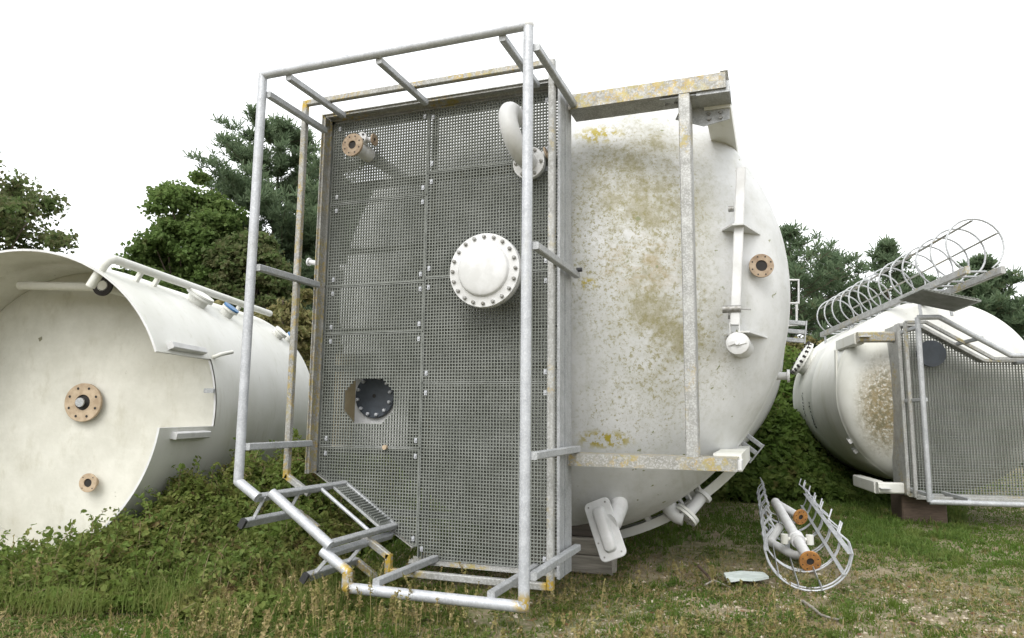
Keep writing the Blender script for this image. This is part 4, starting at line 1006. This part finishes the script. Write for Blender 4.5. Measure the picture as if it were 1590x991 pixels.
def pine(name, px, dist, top, wid, mat, lab, group=None, low=.08, whorls=36, n_need=20, power=.75, dens=4.2):
    base = place(px, dist); H = 1.54+(642-top)/F*dist; RW = wid/2/F*dist
    root = empty(name, base, lab, 'tree', group); tb = MB()
    limb_tubes(tb, base, base+V((0,0,H*.97)), H*.016, .02, .02); tc = []
    for k in range(whorls):
        f = low+(1-low)*k/(whorls-1); z = H*f; Lb = RW*min(1.05, ((1-f)*2.7)**power+.06)*random.uniform(.8, 1.15)
        for j in range(random.randint(4, 7)):
            a = random.uniform(0, 2*pi); L_ = Lb*random.uniform(.5, 1.2); rise = L_*random.uniform(.05, .5)
            p = base+V((0,0,min(z, H*.96))); q = p+V((cos(a)*L_, sin(a)*L_, rise))
            if q.z > H: q.z = H
            pts = limb_tubes(tb, p, q, .012+.02*(1-f), .008, .1)
            nt = max(3, int(L_*2.4*dens))
            for i in range(nt):
                u = random.uniform(.3, 1.05); c_ = p.lerp(q, u)+V((random.gauss(0,.16), random.gauss(0,.16), random.gauss(.06,.12)))*max(.35, L_*.30)
                tc.append((*c_,))
    for i in range(10): tc.append((base.x+random.gauss(0,.06), base.y+random.gauss(0,.06), H*(.93+.007*i)))
    tb.build('trunk', 'barkp', root)
    tc = np.array(tc); m = len(tc); D = rdir(m*n_need); D[:,2] = D[:,2]*.7+.55; ctr = np.repeat(tc, n_need, 0); Ln_ = RNG.uniform(.11, .25, m*n_need)*(dist/30)**.5
    C = ctr+D*Ln_[:,None]; A = D*(Ln_*.62)[:,None]; B = np.cross(D, rdir(m*n_need)); B /= np.linalg.norm(B, axis=1)[:,None]; B *= .021*(dist/30)
    quads('crown', C, A, B, mat, root); return root
MT['oak'] = m_leaf('broad_leaf', [(.14,.215,.062), (.18,.245,.078), (.11,.17,.05), (.205,.235,.095)], .5, 4, .55)
MT['olive'] = m_leaf('yellowing_leaf', [(.17,.165,.062), (.13,.14,.048), (.22,.19,.085), (.09,.105,.03)], .8, 6, .4)
MT['brownt'] = m_leaf('browning_leaf', [(.13,.18,.064), (.105,.155,.052), (.16,.165,.078)], .6, 4, .55)
MT['needle'] = m_leaf('pine_needle', [(.15,.205,.115), (.18,.235,.135), (.11,.16,.088)], .7, 5, .5)
MT['needle2'] = m_leaf('dark_pine_needle', [(.13,.185,.105), (.16,.215,.118), (.10,.15,.08), (.17,.175,.09)], .6, 4, .5)
GL = 'trees behind the left tank'; GRt = 'pines behind the right tank'
broadleaf('broadleaf_tree', 283, 27, 256, 200, 'oak', 'rounded dark green broadleaf tree rising behind the left tank', group=GL)
pine('pine_tree', 412, 31, 168, 280, 'needle', 'tallest pine with loose open top, seen through the railing at left', group=GL, whorls=40)
pine('pine_tree', 500, 36, 250, 190, 'needle2', 'dark pine half hidden behind the left edge of the grating platform', group=GL)
pine('pine_tree', 590, 38, 330, 190, 'needle2', 'pine wholly behind the grating platform', group=GL)
broadleaf('broadleaf_tree', 378, 26, 330, 150, 'brownt', 'browning broadleaf tree below the tallest pine', group=GL, n=60000)
broadleaf('broadleaf_tree', 205, 30, 375, 130, 'oak', 'low green broadleaf tree left of the rounded one', group=GL, n=26000)
broadleaf('broadleaf_tree', -90, 22, 200, 370, 'brownt', 'sparse tall tree at the far left edge above the left tank', group=GL, n=34000, clumps=130, low=.2)
for (px, dist, top, wid, lab) in ((430, 18.5, 436, 200, 'yellowing shrub between the left railing posts'), (500, 20, 462, 150, 'yellowing shrub beside the left edge of the platform'), (335, 19, 452, 150, 'yellow green shrub above the pipe of the left tank')):
    broadleaf('shrub', px, dist, top, wid, 'olive', lab, 'shrub', low=.02, n=17000, size=.075, clumps=110, group='shrubs behind the left tank')
pine('pine_tree', 1236, 30, 340, 175, 'needle2', 'tallest right hand pine, directly beside the big tank', group=GRt, dens=1.3)
pine('pine_tree', 1298, 33, 383, 165, 'needle2', 'second pine, between the big tank and the ladder cage', group=GRt, dens=1.3)
pine('pine_tree', 1392, 30, 362, 120, 'needle', 'slender open pine seen through the ladder cage', group=GRt, dens=.8)
pine('pine_tree', 1345, 34, 430, 130, 'needle2', 'low dark pine just left of the slender one', group=GRt, dens=1.3)
pine('pine_tree', 1440, 33, 418, 130, 'needle2', 'low pine to the right of the slender one', group=GRt)
pine('pine_tree', 1540, 33, 385, 150, 'needle2', 'pine at the right edge behind the ladder', group=GRt)
pine('pine_tree', 1150, 36, 420, 150, 'needle2', 'pine hidden behind the big tank', group=GRt)
for (px, dist, top, wid, lab) in ((1235, 21, 512, 130, 'yellow green shrub at the right flank of the big tank'), (1290, 23, 505, 140, 'yellow green shrub behind the far end of the right tank'), (1215, 18, 560, 80, 'green shrub low beside the big tank')):
    broadleaf('shrub', px, dist, top, wid, 'olive' if top < 540 else 'hedge', lab, 'shrub', low=.02, n=15000, size=.075, clumps=110, group='shrubs behind the right tank')

# overhead cable
c0, c1 = depth(1120, 268, 40), depth(1700, 212, 34)
cb = MB().tube([c0.lerp(c1, f)-V((0,0,1.2*sin(pi*f))) for f in np.linspace(0, 1, 13)], .012, 5).build('overhead_cable', 'galv', None)
tag(cb, 'thin overhead cable crossing the white sky right of the big tank', 'cable')

# ================================================================== LIGHT
SUN_EL, SUN_AZ = radians(44), radians(185)     # behind the camera, through thin cloud
w = bpy.data.worlds.new('World'); scene.world = w; w.use_nodes = True; nt = w.node_tree; bg = nt.nodes['Background']
sky = nt.nodes.new('ShaderNodeTexSky'); sky.sky_type = 'NISHITA'; sky.sun_disc = False; sky.sun_elevation = SUN_EL; sky.sun_rotation = SUN_AZ; sky.dust_density = 6; sky.air_density = 1.5
hs = nt.nodes.new('ShaderNodeHueSaturation'); hs.inputs['Saturation'].default_value = .12; nt.links.new(sky.outputs[0], hs.inputs['Color'])
mx = nt.nodes.new('ShaderNodeMix'); mx.data_type = 'RGBA'; mx.inputs[0].default_value = .7; mx.inputs[7].default_value = (9.6, 9.8, 10.0, 1); nt.links.new(hs.outputs[0], mx.inputs[6])
nt.links.new(mx.outputs[2], bg.inputs['Color']); bg.inputs['Strength'].default_value = .12
sl = bpy.data.lights.new('sun', 'SUN'); sl.energy = .9; sl.angle = radians(35); sl.color = (1, .97, .92)
so = bpy.data.objects.new('sun', sl); COL.objects.link(so)
sd = V((sin(SUN_AZ)*cos(SUN_EL), cos(SUN_AZ)*cos(SUN_EL), sin(SUN_EL))); so.rotation_euler = sd.to_track_quat('Z', 'Y').to_euler()
scene.view_settings.view_transform = 'Standard'; scene.view_settings.look = 'None'; scene.view_settings.exposure = .92; scene.view_settings.gamma = 1
scene.cycles.max_bounces = 6
